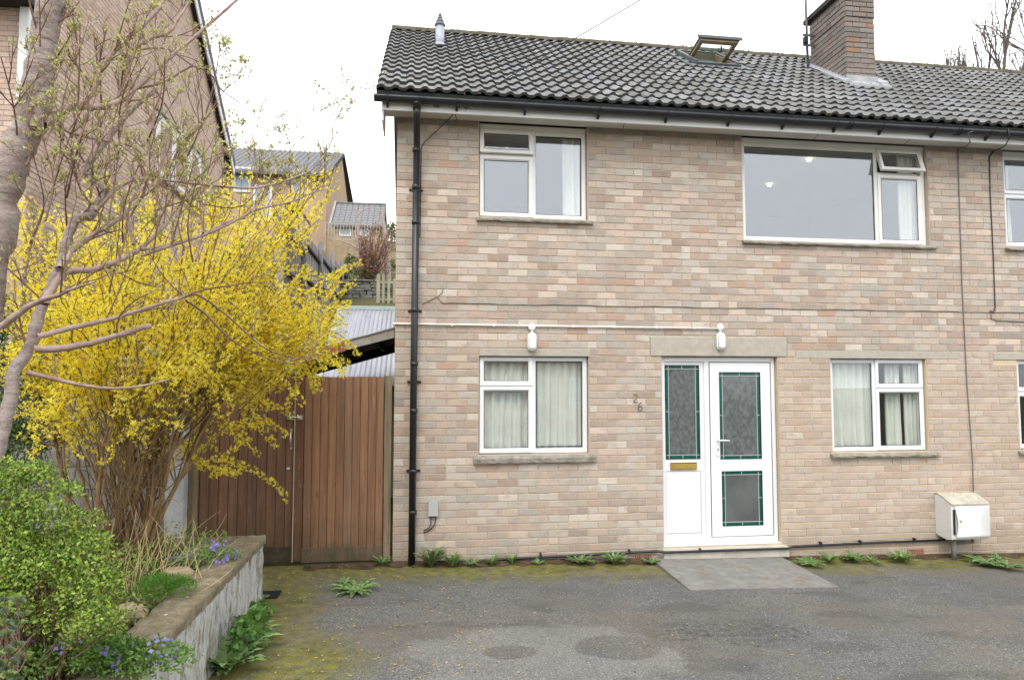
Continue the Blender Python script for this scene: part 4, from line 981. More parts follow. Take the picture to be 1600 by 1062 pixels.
curtain(1.90, 2.12, 3.6, 4.84, .155, 3, 'white curtain at the right side of the upper left window'); curtain(6.18, 6.40, 3.5, 4.84, .155, 3, 'white curtain at the right side of the upper right window'); curtain(7.56, 7.85, 3.5, 4.84, .26, 4, 'pale curtain behind the neighbouring upper window at the right edge')
for px, py, lab in ((1264, 251, 'lit ceiling spotlight seen higher in the big upper right pane'), (1202, 290, 'lit ceiling spotlight seen lower in the big upper right pane')):
    p = U(px, py, 2, 4.80)
    b = MB(); b.lathe((p[0], p[1], 4.80), [(.028, .02), (.028, .0), (.02, -.003)], 12); o = b.build('ceiling_spotlight', 'lamp_glow'); tag(o, lab, 'lamp', 'ceiling spotlights in the upstairs room')
# ================================================================== gate
GY = .06
gpx = lambda px, py: XZ(px, py, GY)
xL, xR = gpx(312, 700)[0], gpx(600, 700)[0]; xM = gpx(462, 700)[0]
ztop = 1.985
def gate_leaf(name, lab, xa, xb, ztop, pal, y, n_b, frame_l):
    t = thing(name, lab, 'gate', ((xa+xb)/2, y, 0), 'leaves of the double gate'); bw = (xb-xa)/n_b
    for k in range(n_b):
        q = random.uniform(.88, 1.1); col = tuple(c*q for c in random.choice(pal)); x = xa+k*bw; j = random.uniform(-.002, .002); zb_ = .035+random.uniform(-.004, .004)
        b = MB(); g = .0004; c = .006
        pr = [(x+g, y+j+.0), (x+g+c, y+j-.008), (x+bw-g-c, y+j-.008), (x+bw-g, y+j), (x+bw-g, y+j+.014), (x+g, y+j+.014)]
        n_ = len(pr); zt_ = ztop+random.uniform(-.004, .004)
        b.add([(p[0], p[1], zb_) for p in pr]+[(p[0], p[1], zt_) for p in pr], [(i, (i+1) % n_, (i+1) % n_+n_, i+n_) for i in range(n_)]+[tuple(range(n_-1, -1, -1)), tuple(range(n_, 2*n_))], 0, col)
        b.build('board', 'gate_wood', t)
    for z in (.22, 1.0, 1.78):
        b = MB(); b.box(xa+.02, xb-.02, y+.015, y+.055, z-.05, z+.05, 0, pal[0]); b.build('rail', 'gate_wood', t)
    return t
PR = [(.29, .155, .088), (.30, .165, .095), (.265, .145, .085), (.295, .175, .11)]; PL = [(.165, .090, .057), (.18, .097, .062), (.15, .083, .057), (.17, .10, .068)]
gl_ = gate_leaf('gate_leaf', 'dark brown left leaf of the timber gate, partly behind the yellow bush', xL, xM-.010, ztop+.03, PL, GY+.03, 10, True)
gr_ = gate_leaf('gate_leaf', 'reddish brown right leaf of the timber gate with a plank along its foot', xM+.085, xR-.004, ztop, PR, GY, 10, False)
b = MB(); b.box(xM-.004, xM+.080, GY-.016, GY+.03, .05, ztop+.002, 0, (.155, .075, .045)); b.build('meeting_stile', 'gate_wood', gr_, .004)
b = MB(); b.box(xM+.082, xR-.006, GY-.022, GY-.009, .035, .185, 0, (.20, .13, .09)); b.build('foot_plank', 'gate_wood', gr_, .003)
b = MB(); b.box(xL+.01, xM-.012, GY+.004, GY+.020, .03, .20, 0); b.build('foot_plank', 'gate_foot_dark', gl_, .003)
b = MB(); b.box(xM-.016, xM-.006, GY-.012, GY+.02, .04, ztop+.04, 0, (.34, .31, .28)); b.build('cover_strip', 'wood_pale', gl_)
# bolt, pull handle, keyhole on the left leaf
zb_ = gpx(460, 652)[1]; b = MB()
b.box(xM-.105, xM-.02, GY+.0155, GY+.0215, zb_-.022, zb_+.022); b.tube([(xM-.10, GY+.008, zb_), (xM+.05, GY-.022, zb_)], .008, 8); b.box(xM-.085, xM-.07, GY-.004, GY+.016, zb_-.018, zb_+.018); b.box(xM-.045, xM-.03, GY-.01, GY+.016, zb_-.018, zb_+.018); b.tube([(xM-.055, GY+.0, zb_), (xM-.055, GY-.03, zb_+.004), (xM-.055, GY-.032, zb_-.03)], .006, 6); b.build('bolt', 'steel', gl_)
b = MB(); b.box(xM+.012, xM+.07, GY-.024, GY-.0165, zb_-.024, zb_+.024); b.tube([(xM+.02, GY-.03, zb_-.03), (xM+.02, GY-.034, zb_+.03)], .006, 6); b.build('keep', 'steel', gr_)
b = MB(); b.box(xM-.035, xM-.012, GY-.002, GY+.0215, zb_+.02, zb_+.07); b.tube([(xM-.032, GY-.012, zb_+.02), (xM-.032, GY-.012, zb_+.055), (xM-.012, GY-.012, zb_+.055), (xM-.012, GY-.012, zb_+.02)], .004, 6); b.build('padlock', 'steel', gl_)
hz = gpx(460, 686)[1]; b = MB(); b.tube([(xM-.05, GY+.018, hz+.075), (xM-.05, GY-.018, hz+.06), (xM-.05, GY-.022, hz), (xM-.05, GY-.018, hz-.06), (xM-.05, GY+.018, hz-.075)], .009, 8); b.box(xM-.062, xM-.038, GY+.016, GY+.0215, hz+.06, hz+.11); b.box(xM-.062, xM-.038, GY+.016, GY+.0215, hz-.11, hz-.06); b.build('pull_handle', 'steel', gl_)
kz = gpx(455, 733)[1]; b = MB(); b.lathe((xM-.075, GY+.021, kz), [(.020, .004), (.020, -.004), (.012, -.006)], 12, axis='y'); b.build('keyhole_plate', 'steel', gl_)
b = MB(); b.box(xR+.004, -.022, GY-.035, GY+.06, -.05, ztop+.012); o = b.build('gate_post', 'post_wood', None, .005); tag(o, 'weathered tan gate post standing against the corner of the brick house', 'post', 'posts of the double gate')
xp0 = gpx(297, 700)[0]; b = MB(); b.box(xp0, xL-.006, GY-.02, GY+.08, -.05, ztop+.05); o = b.build('gate_post', 'post_wood', None, .005); tag(o, 'mossy gate post between the grey rendered wall and the dark leaf', 'post', 'posts of the double gate')
b = MB(); b.box(xp0-.1, xM+.02, GY+.062, GY+.13, ztop+.03, ztop+.10); o = b.build('gate_head_beam', 'post_wood', None, .004); tag(o, 'greenish timber beam lying above the dark gate leaf under the blossoms', 'beam')

# grey rendered wall left of the gate, behind the bush
b = MB(); xw = gpx(266, 740)[0]
b.box(xw, xp0-.004, GY-.14, GY+.16, -.05, 1.86); o = b.build('rendered_pier', 'render_grey', None, .01); tag(o, 'pale grey rendered pier beside the mossy gate post', 'pier')
t = thing('block_wall', 'rough grey block retaining wall half hidden behind the yellow bush', 'wall', (-5, GY, 0)); n_ = 14
for r in range(8):
    for k in range(n_):
        off = .225 if r % 2 else 0; xa = -8.2+k*.45+off; xb = min(xa+.444, xw-.01)
        if xa > xw-.05: continue
        b = MB(); b.box(xa, xb, GY-.06-random.uniform(0, .006), GY+.14, -.05+r*.225, -.05+r*.225+.219); b.build('block', 'block_grey', t, .006)
b = MB(); b.box(-8.2, xw-.012, GY-.045, GY+.12, -.05, 1.75); b.build('mortar_core', 'block_grey', t)

# ================================================================== lean-to roof over the passage, corrugated shed behind
La, Lb = U(616, 512, 1, .35), U(372, 578, 1, .35)
xa, za = -.012, float(La[2])+.0; xb, zb = -2.25, za+(float(Lb[2])-za)*((-2.25-xa)/(float(Lb[0])-xa))
lz = lambda x, h=0: za+(zb-za)*(x-xa)/(xb-xa)+h
t = thing('lean_to_roof', 'sagging lean-to roof with brown fascia sloping down from the house corner over the passage', 'roof', (-1.1, 1.6, 2.2))
y0, y1 = .36, 2.75
b = MB(); n_ = 40; v = []; f = []
for i in range(n_+1):
    x = xa+(xb-xa)*i/n_; h = .012*math.cos(i*math.pi)
    v += [(x, y0-.03, lz(x)+h*.5-.004), (x, y1, lz(x)+h*.5-.004), (x, y1, lz(x)+h*.5+.004), (x, y0-.03, lz(x)+h*.5+.004)]
for i in range(n_): 
    a = i*4; f += [(a, a+4, a+5, a+1), (a+3, a+2, a+6, a+7), (a, a+3, a+7, a+4)]
b.add(v, f); b.build('sheeting', 'dark_slab', t, 0, False)
xs_ = U(540, 540, 1, .35)[0]
for k, (p, q, m_) in enumerate(((xa, xs_, 'fascia_weathered'), (xs_-.002, xb, 'fascia_brown'))):
    b = MB(); b.hexa([(p, y0-.025, lz(p, -.115)), (q, y0-.025, lz(q, -.105)), (q, y0-.002, lz(q, -.105)), (p, y0-.002, lz(p, -.115)), (p, y0-.025, lz(p, -.008)), (q, y0-.025, lz(q, -.008)), (q, y0-.002, lz(q, -.008)), (p, y0-.002, lz(p, -.008))]); b.build('fascia_board', m_, t, .003)
b = MB(); b.tube([(xa, y0-.03, lz(xa, .0)), (xs_, y0-.03, lz(xs_, .0))], .012, 8); b.build('edge_flashing', 'lead', t)
for k in range(6):
    x = xa-.22-k*.36; b = MB(); b.box(x-.022, x+.022, y0, y1, lz(x, -.105), lz(x, -.02)); b.build('rafter', 'wood_dark', t)
for k in range(26):
    ya = y0+.05+k*.10
    b = MB(); b.hexa([(xa, ya, lz(xa, -.032)), (xb, ya, lz(xb, -.032)), (xb, ya+.085, lz(xb, -.032)), (xa, ya+.085, lz(xa, -.032)), (xa, ya, lz(xa, -.02)), (xb, ya, lz(xb, -.02)), (xb, ya+.085, lz(xb, -.02)), (xa, ya+.085, lz(xa, -.02))])
    if ya < y1-.1: b.build('soffit_board', 'wood_mid', t)
b = MB(); b.hexa([(xa, y1, lz(xa, -.16)), (xb, y1, lz(xb, -.16)), (xb, y1+.05, lz(xb, -.16)), (xa, y1+.05, lz(xa, -.16)), (xa, y1, lz(xa, -.01)), (xb, y1, lz(xb, -.01)), (xb, y1+.05, lz(xb, -.01)), (xa, y1+.05, lz(xa, -.01))]); b.build('end_beam', 'wood_dark', t)
b = MB(); b.box(xb+.0, xb+.09, y0+.1, y0+.19, -.03, lz(xb, -.11)); b.build('post', 'wood_dark', t)
b = MB(); b.box(xb+.0, xb+.09, y1-.1, y1-.01, .0, lz(xb, -.11)); b.build('post', 'wood_dark', t)
# shed
s0 = U(503, 590, 1, 3.0); s1 = U(529, 482, 1, 5.75); sx = float((s0[0]+s1[0])/2); sz0, sz1 = float(s0[2]), float(s1[2])
t = thing('corrugated_shed', 'low shed with a blue-grey corrugated metal roof and pale green trim behind the gate', 'shed', (sx+1.6, 4.4, .2))
b = MB(); v = []; f = []; n_ = 230; wv = .076
for i in range(n_+1):
    x = sx+.03+i*.0145; h = .011*math.cos(2*math.pi*(i*.0145)/wv)
    v += [(x, 3.0-.25, sz0-(sz1-sz0)/2.75*.25+h), (x, 5.75, sz1+h)]
f = [(2*i, 2*i+2, 2*i+3, 2*i+1) for i in range(n_)]; b.add(v, f, 0, None, True); ro = b.build('roof_sheet', 'corrugated', t, 0, False)
b = MB(); b.hexa([(sx-.06, 2.74, sz0-(sz1-sz0)/2.75*.26-.05), (sx+.045, 2.74, sz0-(sz1-sz0)/2.75*.26-.05), (sx+.045, 5.78, sz1-.05), (sx-.06, 5.78, sz1-.05), (sx-.06, 2.74, sz0-(sz1-sz0)/2.75*.26+.03), (sx+.045, 2.74, sz0-(sz1-sz0)/2.75*.26+.03), (sx+.045, 5.78, sz1+.03), (sx-.06, 5.78, sz1+.03)]); b.build('verge_trim', 'green_trim', t)
b = MB(); b.box(sx-.06, sx+3.4, 5.70, 5.82, sz1-.02, sz1+.055); b.build('ridge_trim', 'green_trim', t, .006)
b = MB()
for i in range(22): b.box(sx+.12+i*.13, sx+.19+i*.13, 5.83, 5.90, sz1-.02, sz1+.075)
b.build('ridge_block', 'wood_dark', t)
b = MB(); b.box(sx+.0, sx+3.3, 2.95, 3.0, -.1, sz0-.13); b.box(sx+.0, sx+.05, 3.01, 5.7, -.1, sz0-.12); b.box(sx, sx+3.3, 5.64, 5.69, .2, sz1-.1); b.build('wall', 'green_trim', t)

# ================================================================== grey fence stepping up the slope behind
FX = -2.0
t = thing('close_board_fence', 'weathered grey close-board fence stepping up the slope beside the shed', 'fence', (FX, 9, 2.5))
ys = [3.9, 6.2, 8.5, 10.8, 13.1, 15.4]; tops = [4.75, 4.95, 5.1, 5.3, 5.5]
for i in range(5):
    ya, yb, zt_ = ys[i], ys[i+1], tops[i]
    nb = 13; bw = (yb-ya)/nb
    for k in range(nb):
        y = ya+k*bw; b = MB(); b.box(FX-.012+.008*(k % 2), FX+.004+.008*(k % 2), y+.002, y+bw+.012, zt_-2.2, zt_+random.uniform(-.012, .012)); b.build('board', 'wood_grey', t)
    for dz in (.28, .95): b = MB(); b.box(FX+.0125, FX+.06, ya, yb, zt_-dz-.03, zt_-dz+.03); b.build('rail', 'wood_dark', t)
    b = MB(); b.box(FX+.013, FX+.10, ya-.045, ya+.045, zt_-2.2, zt_+.06); b.build('post', 'wood_grey', t)
# dry stone wall
w0, w1 = U(545, 472, 1, 12.9), U(592, 440, 1, 12.9)
t = thing('dry_stone_wall', 'low dark dry stone wall below the brown-leaved shrub', 'wall', (float(w0[0]+w1[0])/2, 12.9, 4.2))
z = float(w0[2])-.25
while z < float(w1[2]):
    h = random.uniform(.07, .12); x = float(w0[0])-.6
    while x < float(w1[0])+.9:
        l_ = random.uniform(.16, .38); b = MB(); j = lambda s=.015: random.uniform(-s, s); d_ = random.uniform(-.03, .03)
        v = [(x+.008+j(), 12.9+d_+j(), z+.008+j()), (x+l_-.008+j(), 12.9+d_+j(), z+.008+j()), (x+l_-.01, 13.25, z+.01), (x+.01, 13.25, z+.01), (x+.008+j(), 12.9+d_+j(), z+h-.006+j()), (x+l_-.008+j(), 12.9+d_+j(), z+h-.006+j()), (x+l_-.01, 13.25, z+h), (x+.01, 13.25, z+h)]
        b.hexa(v); b.build('stone', 'stone_grey', t, .012); x += l_
    z += h
# picket fence
p0, p1 = U(588, 476, 1, 12.4), U(588, 427, 1, 12.4)
t = thing('picket_fence', 'short pale picket fence panel at the top of the steps behind the shed', 'fence', (float(p0[0])+.5, 12.4, float(p0[2])))
for k in range(8):
    x = float(p0[0])+k*.155; ww = .10 if k == 0 else .075; zt_ = float(p1[2])-(0 if k in (0, 1) else .12)
    b = MB(); yy = 12.38; b.add([(x, yy, float(p0[2])-.15), (x+ww, yy, float(p0[2])-.15), (x+ww, yy, zt_-.05), (x+ww/2, yy, zt_), (x, yy, zt_-.05), (x, yy+.02, float(p0[2])-.15), (x+ww, yy+.02, float(p0[2])-.15), (x+ww, yy+.02, zt_-.05), (x+ww/2, yy+.02, zt_), (x, yy+.02, zt_-.05)], [(0,1,2,3,4),(9,8,7,6,5),(0,5,6,1),(1,6,7,2),(2,7,8,3),(3,8,9,4),(4,9,5,0)]); b.build('picket', 'wood_moss', t)
for dz in (.12, .62): b = MB(); b.box(float(p0[0]), float(p0[0])+1.3, 12.402, 12.45, float(p0[2])+dz, float(p0[2])+dz+.07); b.build('rail', 'wood_moss', t)
# tan panel fence with trellis
f0, f1 = U(508, 372, 1, 19.5), U(625, 372, 1, 19.5); ft = float(f0[2]); fb = ft-2.0
t = thing('panel_fence', 'tan panel fence topped with trellis behind the brown-leaved shrub', 'fence', (float(f0[0]+f1[0])/2, 19.5, fb))
nb = 24; bw = float(f1[0]-f0[0])/nb
for k in range(nb):
    x = float(f0[0])+k*bw; b = MB(); b.box(x+.002, x+bw+.014, 19.5+.012*(k % 2), 19.514+.012*(k % 2), fb, ft-.08*math.sin(math.pi*((k % 12)+.5)/12)); b.build('board', 'wood_tan', t)
for k in range(3): x = float(f0[0])+k*bw*12; b = MB(); b.box(x-.05, x+.05, 19.45, 19.49, fb, ft+.1); b.build('post', 'wood_tan', t)
zt_ = float(U(508, 347, 1, 19.5)[2])
for k in range(26): x = float(f0[0])+k*bw*24/25; b = MB(); b.box(x-.014, x+.014, 19.49, 19.505, ft-.05, zt_); b.build('trellis_slat', 'wood_pale', t)
for z in (ft+.04, (ft+zt_)/2, zt_-.03): b = MB(); b.box(float(f0[0]), float(f1[0]), 19.506, 19.52, z-.014, z+.014); b.build('trellis_rail', 'wood_pale', t)

# ================================================================== garage and brown house up the hill
g0, g1 = U(517, 352, 1, 26), U(600, 352, 1, 26); gx0, gx1 = float(g0[0]), float(g1[0]); gz = float(g0[2]); grz = float(U(560, 320, 1, 28.2)[2])
t = thing('garage', 'small brick outbuilding with a grey tiled roof beyond the trellis fence', 'garage', ((gx0+gx1)/2, 28, gz-2.4))
b = MB(); b.box(gx0+.1, gx1-.15, 26.3, 30, gz-2.6, gz); b.build('wall', 'far_brick', t)
b = MB(); b.hexa([(gx0, 26.05, gz-.05), (gx1, 26.05, gz-.05), (gx1, 28.2, grz-.05), (gx0, 28.2, grz-.05), (gx0, 26.05, gz), (gx1, 26.05, gz), (gx1, 28.2, grz), (gx0, 28.2, grz)])
b.hexa([(gx0, 28.2, grz-.05), (gx1, 28.2, grz-.05), (gx1, 30.3, gz-.05), (gx0, 30.3, gz-.05), (gx0, 28.2, grz), (gx1, 28.2, grz), (gx1, 30.3, gz), (gx0, 30.3, gz)]); rf = b.build('roof', 'far_roof', t)
nr = 9
for r in range(nr):
    for k in range(9):
        xa_ = gx0+(gx1-gx0)*k/9; q0, q1 = r/nr, (r+1.15)/nr; L = lambda q: (26.05+2.15*q, gz+(grz-gz)*q)
        (ya, zA_), (yb, zB_) = L(q0), L(min(1, q1)); w_ = (gx1-gx0)/9
        b = MB(); b.add([(xa_+.01, ya, zA_+.05), (xa_+w_*.5, ya, zA_+.085), (xa_+w_-.01, ya, zA_+.05), (xa_+.01, yb, zB_+.01), (xa_+w_*.5, yb, zB_+.04), (xa_+w_-.01, yb, zB_+.01), (xa_+.01, ya, zA_), (xa_+w_*.5, ya, zA_+.02), (xa_+w_-.01, ya, zA_)], [(0,1,4,3),(1,2,5,4),(6,7,1,0),(7,8,2,1)]); b.build('roof_tile', 'far_tile', rf, 0, False)
b = MB(); b.tube([(gx0, 28.2, grz+.02), (gx1, 28.2, grz+.02)], .10, 8); b.build('ridge', 'far_roof', rf)
b = MB(); b.hexa([(gx0-.10, 26.0, gz-.1), (gx0-.005, 26.0, gz-.1), (gx0-.005, 28.2, grz-.05), (gx0-.10, 28.2, grz-.05), (gx0-.10, 26.0, gz+.10), (gx0-.005, 26.0, gz+.10), (gx0-.005, 28.2, grz+.16), (gx0-.10, 28.2, grz+.16)]); b.build('barge_board', 'wood_grey', rf)
for pa, pb in ((530, 549), (562, 577)):
    a, c_ = U(pa, 369, 1, 26.28), U(pb, 354, 1, 26.28); b = MB(); ring(b, float(a[0]), float(c_[0]), float(a[2]), float(c_[2]), .06, 26.22, 26.29); wn = b.build('window', 'far_white', t)
    b = MB(); b.box(float(a[0])+.06, float(c_[0])-.06, 26.25, 26.27, float(a[2])+.06, float(c_[2])-.06); b.build('pane', 'far_glass', wn)
# brown house
HX = float(U(510, 300, 1, 29)[0]); hy0, hy1 = 29.0, 40.5; ez_ = float(U(510, 272, 0, HX)[2]); rz_ = float(U(534, 243, 0, HX)[2]); ry_ = float(U(534, 243, 0, HX)[1]); be = U(549, 322, 0, HX)
hy1 = float(be[1])
t = thing('brown_house', 'light brown brick house with a tiled roof and white window further up the hill', 'house', (HX-5, hy0+4, 8))
b = MB(); b.box(HX-12, HX, hy0, hy1, 7.5, ez_-.02); b.add([(HX, hy0, ez_-.02), (HX, hy1, ez_-.02), (HX, ry_, rz_-.05), (HX-.2, hy0, ez_-.02), (HX-.2, hy1, ez_-.02), (HX-.2, ry_, rz_-.05)], [(0,1,2),(5,4,3),(0,2,5,3),(1,4,5,2)]); b.build('wall', 'far_brick', t)
b = MB(); o_ = .25; fz = lambda y: rz_-abs(y-ry_)*(rz_-ez_)/(ry_-hy0) if y < ry_ else rz_-(y-ry_)*(rz_-float(be[2]))/(hy1-ry_)
for ya, yb in ((hy0-.5, ry_), (ry_, hy1+.4)): b.hexa([(HX-12, ya, fz(ya)), (HX+.12, ya, fz(ya)), (HX+.12, yb, fz(yb)), (HX-12, yb, fz(yb)), (HX-12, ya, fz(ya)+.14), (HX+.12, ya, fz(ya)+.14), (HX+.12, yb, fz(yb)+.14), (HX-12, yb, fz(yb)+.14)])
rf = b.build('roof', 'far_roof', t)
for k in range(40):
    x = HX-.1-k*.3; b = MB(); b.hexa([(x-.14, hy0-.5, fz(hy0-.5)+.142), (x, hy0-.5, fz(hy0-.5)+.142), (x, ry_, rz_+.142), (x-.14, ry_, rz_+.142), (x-.10, hy0-.5, fz(hy0-.5)+.20), (x-.04, hy0-.5, fz(hy0-.5)+.20), (x-.04, ry_, rz_+.20), (x-.10, ry_, rz_+.20)]); b.build('tile_row', 'far_tile', rf)
for ya, yb in ((hy0-.5, ry_), (ry_, hy1+.4)): b = MB(); b.hexa([(HX+.121, ya, fz(ya)-.08), (HX+.16, ya, fz(ya)-.08), (HX+.16, yb, fz(yb)-.08), (HX+.121, yb, fz(yb)-.08), (HX+.121, ya, fz(ya)+.15), (HX+.16, ya, fz(ya)+.15), (HX+.16, yb, fz(yb)+.15), (HX+.121, yb, fz(yb)+.15)]); b.build('barge_board', 'dark_slab', rf)
for (pa, ya_, pb, yb_) in ((455, 303, 482, 275), (395, 345, 425, 290), (365, 300, 392, 262)):
    a, c_ = U(pa, ya_, 1, hy0-.02), U(pb, yb_, 1, hy0-.02); b = MB(); ring(b, float(a[0]), float(c_[0]), float(a[2]), float(c_[2]), .09, hy0-.06, hy0+.01); wn = b.build('window', 'far_white', t)
    b = MB(); b.box(float(a[0])+.09, float(c_[0])-.09, hy0-.03, hy0-.015, float(a[2])+.09, float(c_[2])-.09); b.build('pane', 'far_glass', wn)
# small timber porch in front of it
a, c_ = U(440, 342, 1, 24), U(478, 323, 1, 24)
t = thing('timber_porch', 'small dark curved porch canopy in front of the brown brick house', 'porch', (float(a[0]), 24, float(a[2])-2))
b = MB(); pts = [(float(U(px, py, 1, 24)[0]), float(U(px, py, 1, 24)[2])) for px, py in ((437, 340), (448, 324), (462, 322), (474, 332), (480, 344))]
for (p, q) in zip(pts, pts[1:]): b.hexa([(p[0], 23.2, p[1]-.1), (q[0], 23.2, q[1]-.1), (q[0], 25, q[1]-.1), (p[0], 25, p[1]-.1), (p[0], 23.2, p[1]), (q[0], 23.2, q[1]), (q[0], 25, q[1]), (p[0], 25, p[1])])
b.build('canopy', 'wood_dark', t); 
for p in (pts[0], pts[-1]): b = MB(); b.box(p[0]-.07, p[0]+.07, 23.3, 23.44, 6.5, p[1]-.1); b.build('post', 'wood_grey', t)

# ================================================================== house on the left: gable wall towards us
LX = -5.2
v0 = U(350, 235, 0, LX); v1 = U(296, 0, 0, LX); slp = float((v1[2]-v0[2])/(v0[1]-v1[1])); cy = float(U(50, 100, 0, LX)[1])
t = thing('left_house', 'tall pinkish brick house seen at its gable end behind the yellow bush', 'house', (LX-3, 8, 1.5))
ridge_y = 7.8; rtop = float(v0[2])+slp*(float(v0[1])-ridge_y); zfront = 7.9
b = MB(); y1 = float(v0[1])+.0; zE = float(v0[2])
b.add([(LX, cy, 0), (LX, y1, 0), (LX, y1, zE), (LX, ridge_y, rtop), (LX, cy, zfront)], [(0,1,2,3,4)]); b.add([(LX-.01, y1, 0), (LX-8, y1, 0), (LX-8, y1, zE), (LX-.01, y1, zE)], [(0,1,2,3)]); b.add([(LX-8, cy, 0), (LX, cy, 0), (LX, cy, zfront), (LX-8, cy, zfront)], [(0,1,2,3)])
lw = b.build('wall', 'mortar_left', t, 0, False)
wz0, wz1 = 6.30, 7.62; wy0, wy1 = float(U(243, 200, 0, LX)[1]), float(U(314, 250, 0, LX)[1])
PL2 = [(.57,.43,.355), (.54,.41,.34), (.61,.48,.40), (.50,.375,.305), (.59,.44,.365)]
sing = []; b = MB(); z = 3.9; r = 0
while z < rtop:
    ye = y1 if z < zE else y1-(z-zE)/slp
    ys_ = cy if z < zfront else cy+(z-zfront)/((rtop-zfront)/(ridge_y-cy))
    y = cy+(.11 if r % 2 else .0); first = True
    if r % 2: y = cy-.115
    while y < ye-.02:
        e = min(y+.2255, ye); a_ = max(y, ys_, cy)
        if e > a_+.03 and not (wz0-.09 < z < wz1+.0 and wy0-.02 < (a_+e)/2 < wy1+.02):
            me, v, f, _c = random.choice(BMESH); w_ = random.uniform(.92, 1.12); col = tuple(q*w_ for q in random.choice(PL2)); d_ = .003+random.uniform(0, .004)
            sing.append((a_, e, z, d_, v, f, col))
        y += .2255
    # short front return seen at the very left
    x = LX-.0-(.11 if r % 2 else 0)
    if z < zfront:
        e = LX-.003
        while e > LX-2.2:
            s_ = .11 if (r % 2 and e > LX-.01) else .2255
            me, v, f, _c = random.choice(BMESH); w_ = random.uniform(.92, 1.12); col = tuple(q*w_ for q in random.choice(PL2)); d_ = .003+random.uniform(0, .004)
            b.add([(e-s_+.005+a*(s_-.01), cy-d_+bb*.012, z+.006+c*.066) for a, bb, c in v], f, 0, col); e -= s_
    z += .0765; r += 1
LMS = brick_set(PL2, [1]*5, 'brick'); inview = lambda q: 40 < to_px((LX, (q[0]+q[1])/2, q[2]))[0] < 400 and -10 < to_px((LX, (q[0]+q[1])/2, q[2]))[1] < 330
sing.sort(key=lambda q: (not inview(q), q[0]**2+(q[2]-2)**2))
for i, (a_, e, z, d_, v, f, col) in enumerate(sing):
    if i < 300: link('brick', random.choice(LMS), lw, (LX+d_, a_+.005, z+.006), (0, 0, math.pi/2), (e-a_-.010, .012, .066))
    else: b.add([(LX+d_-bb*.012, a_+.005+a*(e-a_-.010), z+.006+c*.066) for a, bb, c in v], f, 0, col)
stuff(b.build('bricks', 'brick', lw, 0, False))
# roof with verge: dark soffit, white barge board, tile edge
def verge(ya, za_, yb, zb_, x0, x1, h0, h1, nm, mat):
    b = MB(); b.hexa([(x0, ya, za_+h0), (x1, ya, za_+h0), (x1, yb, zb_+h0), (x0, yb, zb_+h0), (x0, ya, za_+h1), (x1, ya, za_+h1), (x1, yb, zb_+h1), (x0, yb, zb_+h1)]); return b.build(nm, mat, t)
ye, ze = y1+.55, zE-.55*slp
verge(ridge_y, rtop, ye, ze, LX-8, LX+.13, .03, .10, 'roof', 'far_roof'); verge(ridge_y, rtop, ye, ze, LX+.004, LX+.13, -.06, .028, 'soffit', 'dark_slab'); verge(ridge_y, rtop, ye, ze, LX+.131, LX+.16, -.16, .09, 'barge_board', 'far_white'); verge(ridge_y, rtop, ye, ze, LX+.131, LX+.175, .092, .30, 'verge_tiles', 'far_roof')
verge(cy-.4, zfront-.3, ridge_y, rtop, LX-8, LX+.2, .03, .10, 'roof', 'far_roof')
b = MB(); b.box(LX-3, LX+.05, cy-.5, cy-.02, 7.22, 7.30); b.build('front_canopy', 'dark_slab', t)
b = MB(); b.box(LX-.15, LX-.02, cy-.09, cy-.008, 5.7, 7.215); b.build('corner_pipe', 'far_white', t, .01)
# window in the gable
b = MB(); xx0 = LX-.04
b.box(xx0, LX+.012, wy0, wy1, wz0, wz0+.13); b.box(xx0, LX+.012, wy0, wy1, wz1-.13, wz1); b.box(xx0, LX+.012, wy0, wy0+.26, wz0+.13, wz1-.13); b.box(xx0, LX+.012, wy1-.22, wy1, wz0+.13, wz1-.13)
for q in (.36, .72): ym = wy0+(wy1-wy0)*q; b.box(xx0, LX+.010, ym-.14, ym+.14, wz0+.13, wz1-.13)
wn = b.build('window', 'far_white', t)
for qa, qb in ((0, .36), (.36, .72), (.72, 1)): b = MB(); b.box(LX-.03, LX-.02, wy0+(wy1-wy0)*qa+.07, wy0+(wy1-wy0)*qb-.07, wz0+.09, wz1-.09); b.build('pane', 'far_glass', wn)
b = MB(); b.box(LX-.02, LX+.07, wy0-.05, wy1+.05, wz1+.002, wz1+.10); b.build('lintel', 'concrete_lintel', wn)
b = MB(); b.box(LX-.02, LX+.10, wy0-.08, wy1+.08, wz0-.085, wz0-.004); b.build('sill', 'concrete_lintel', wn)

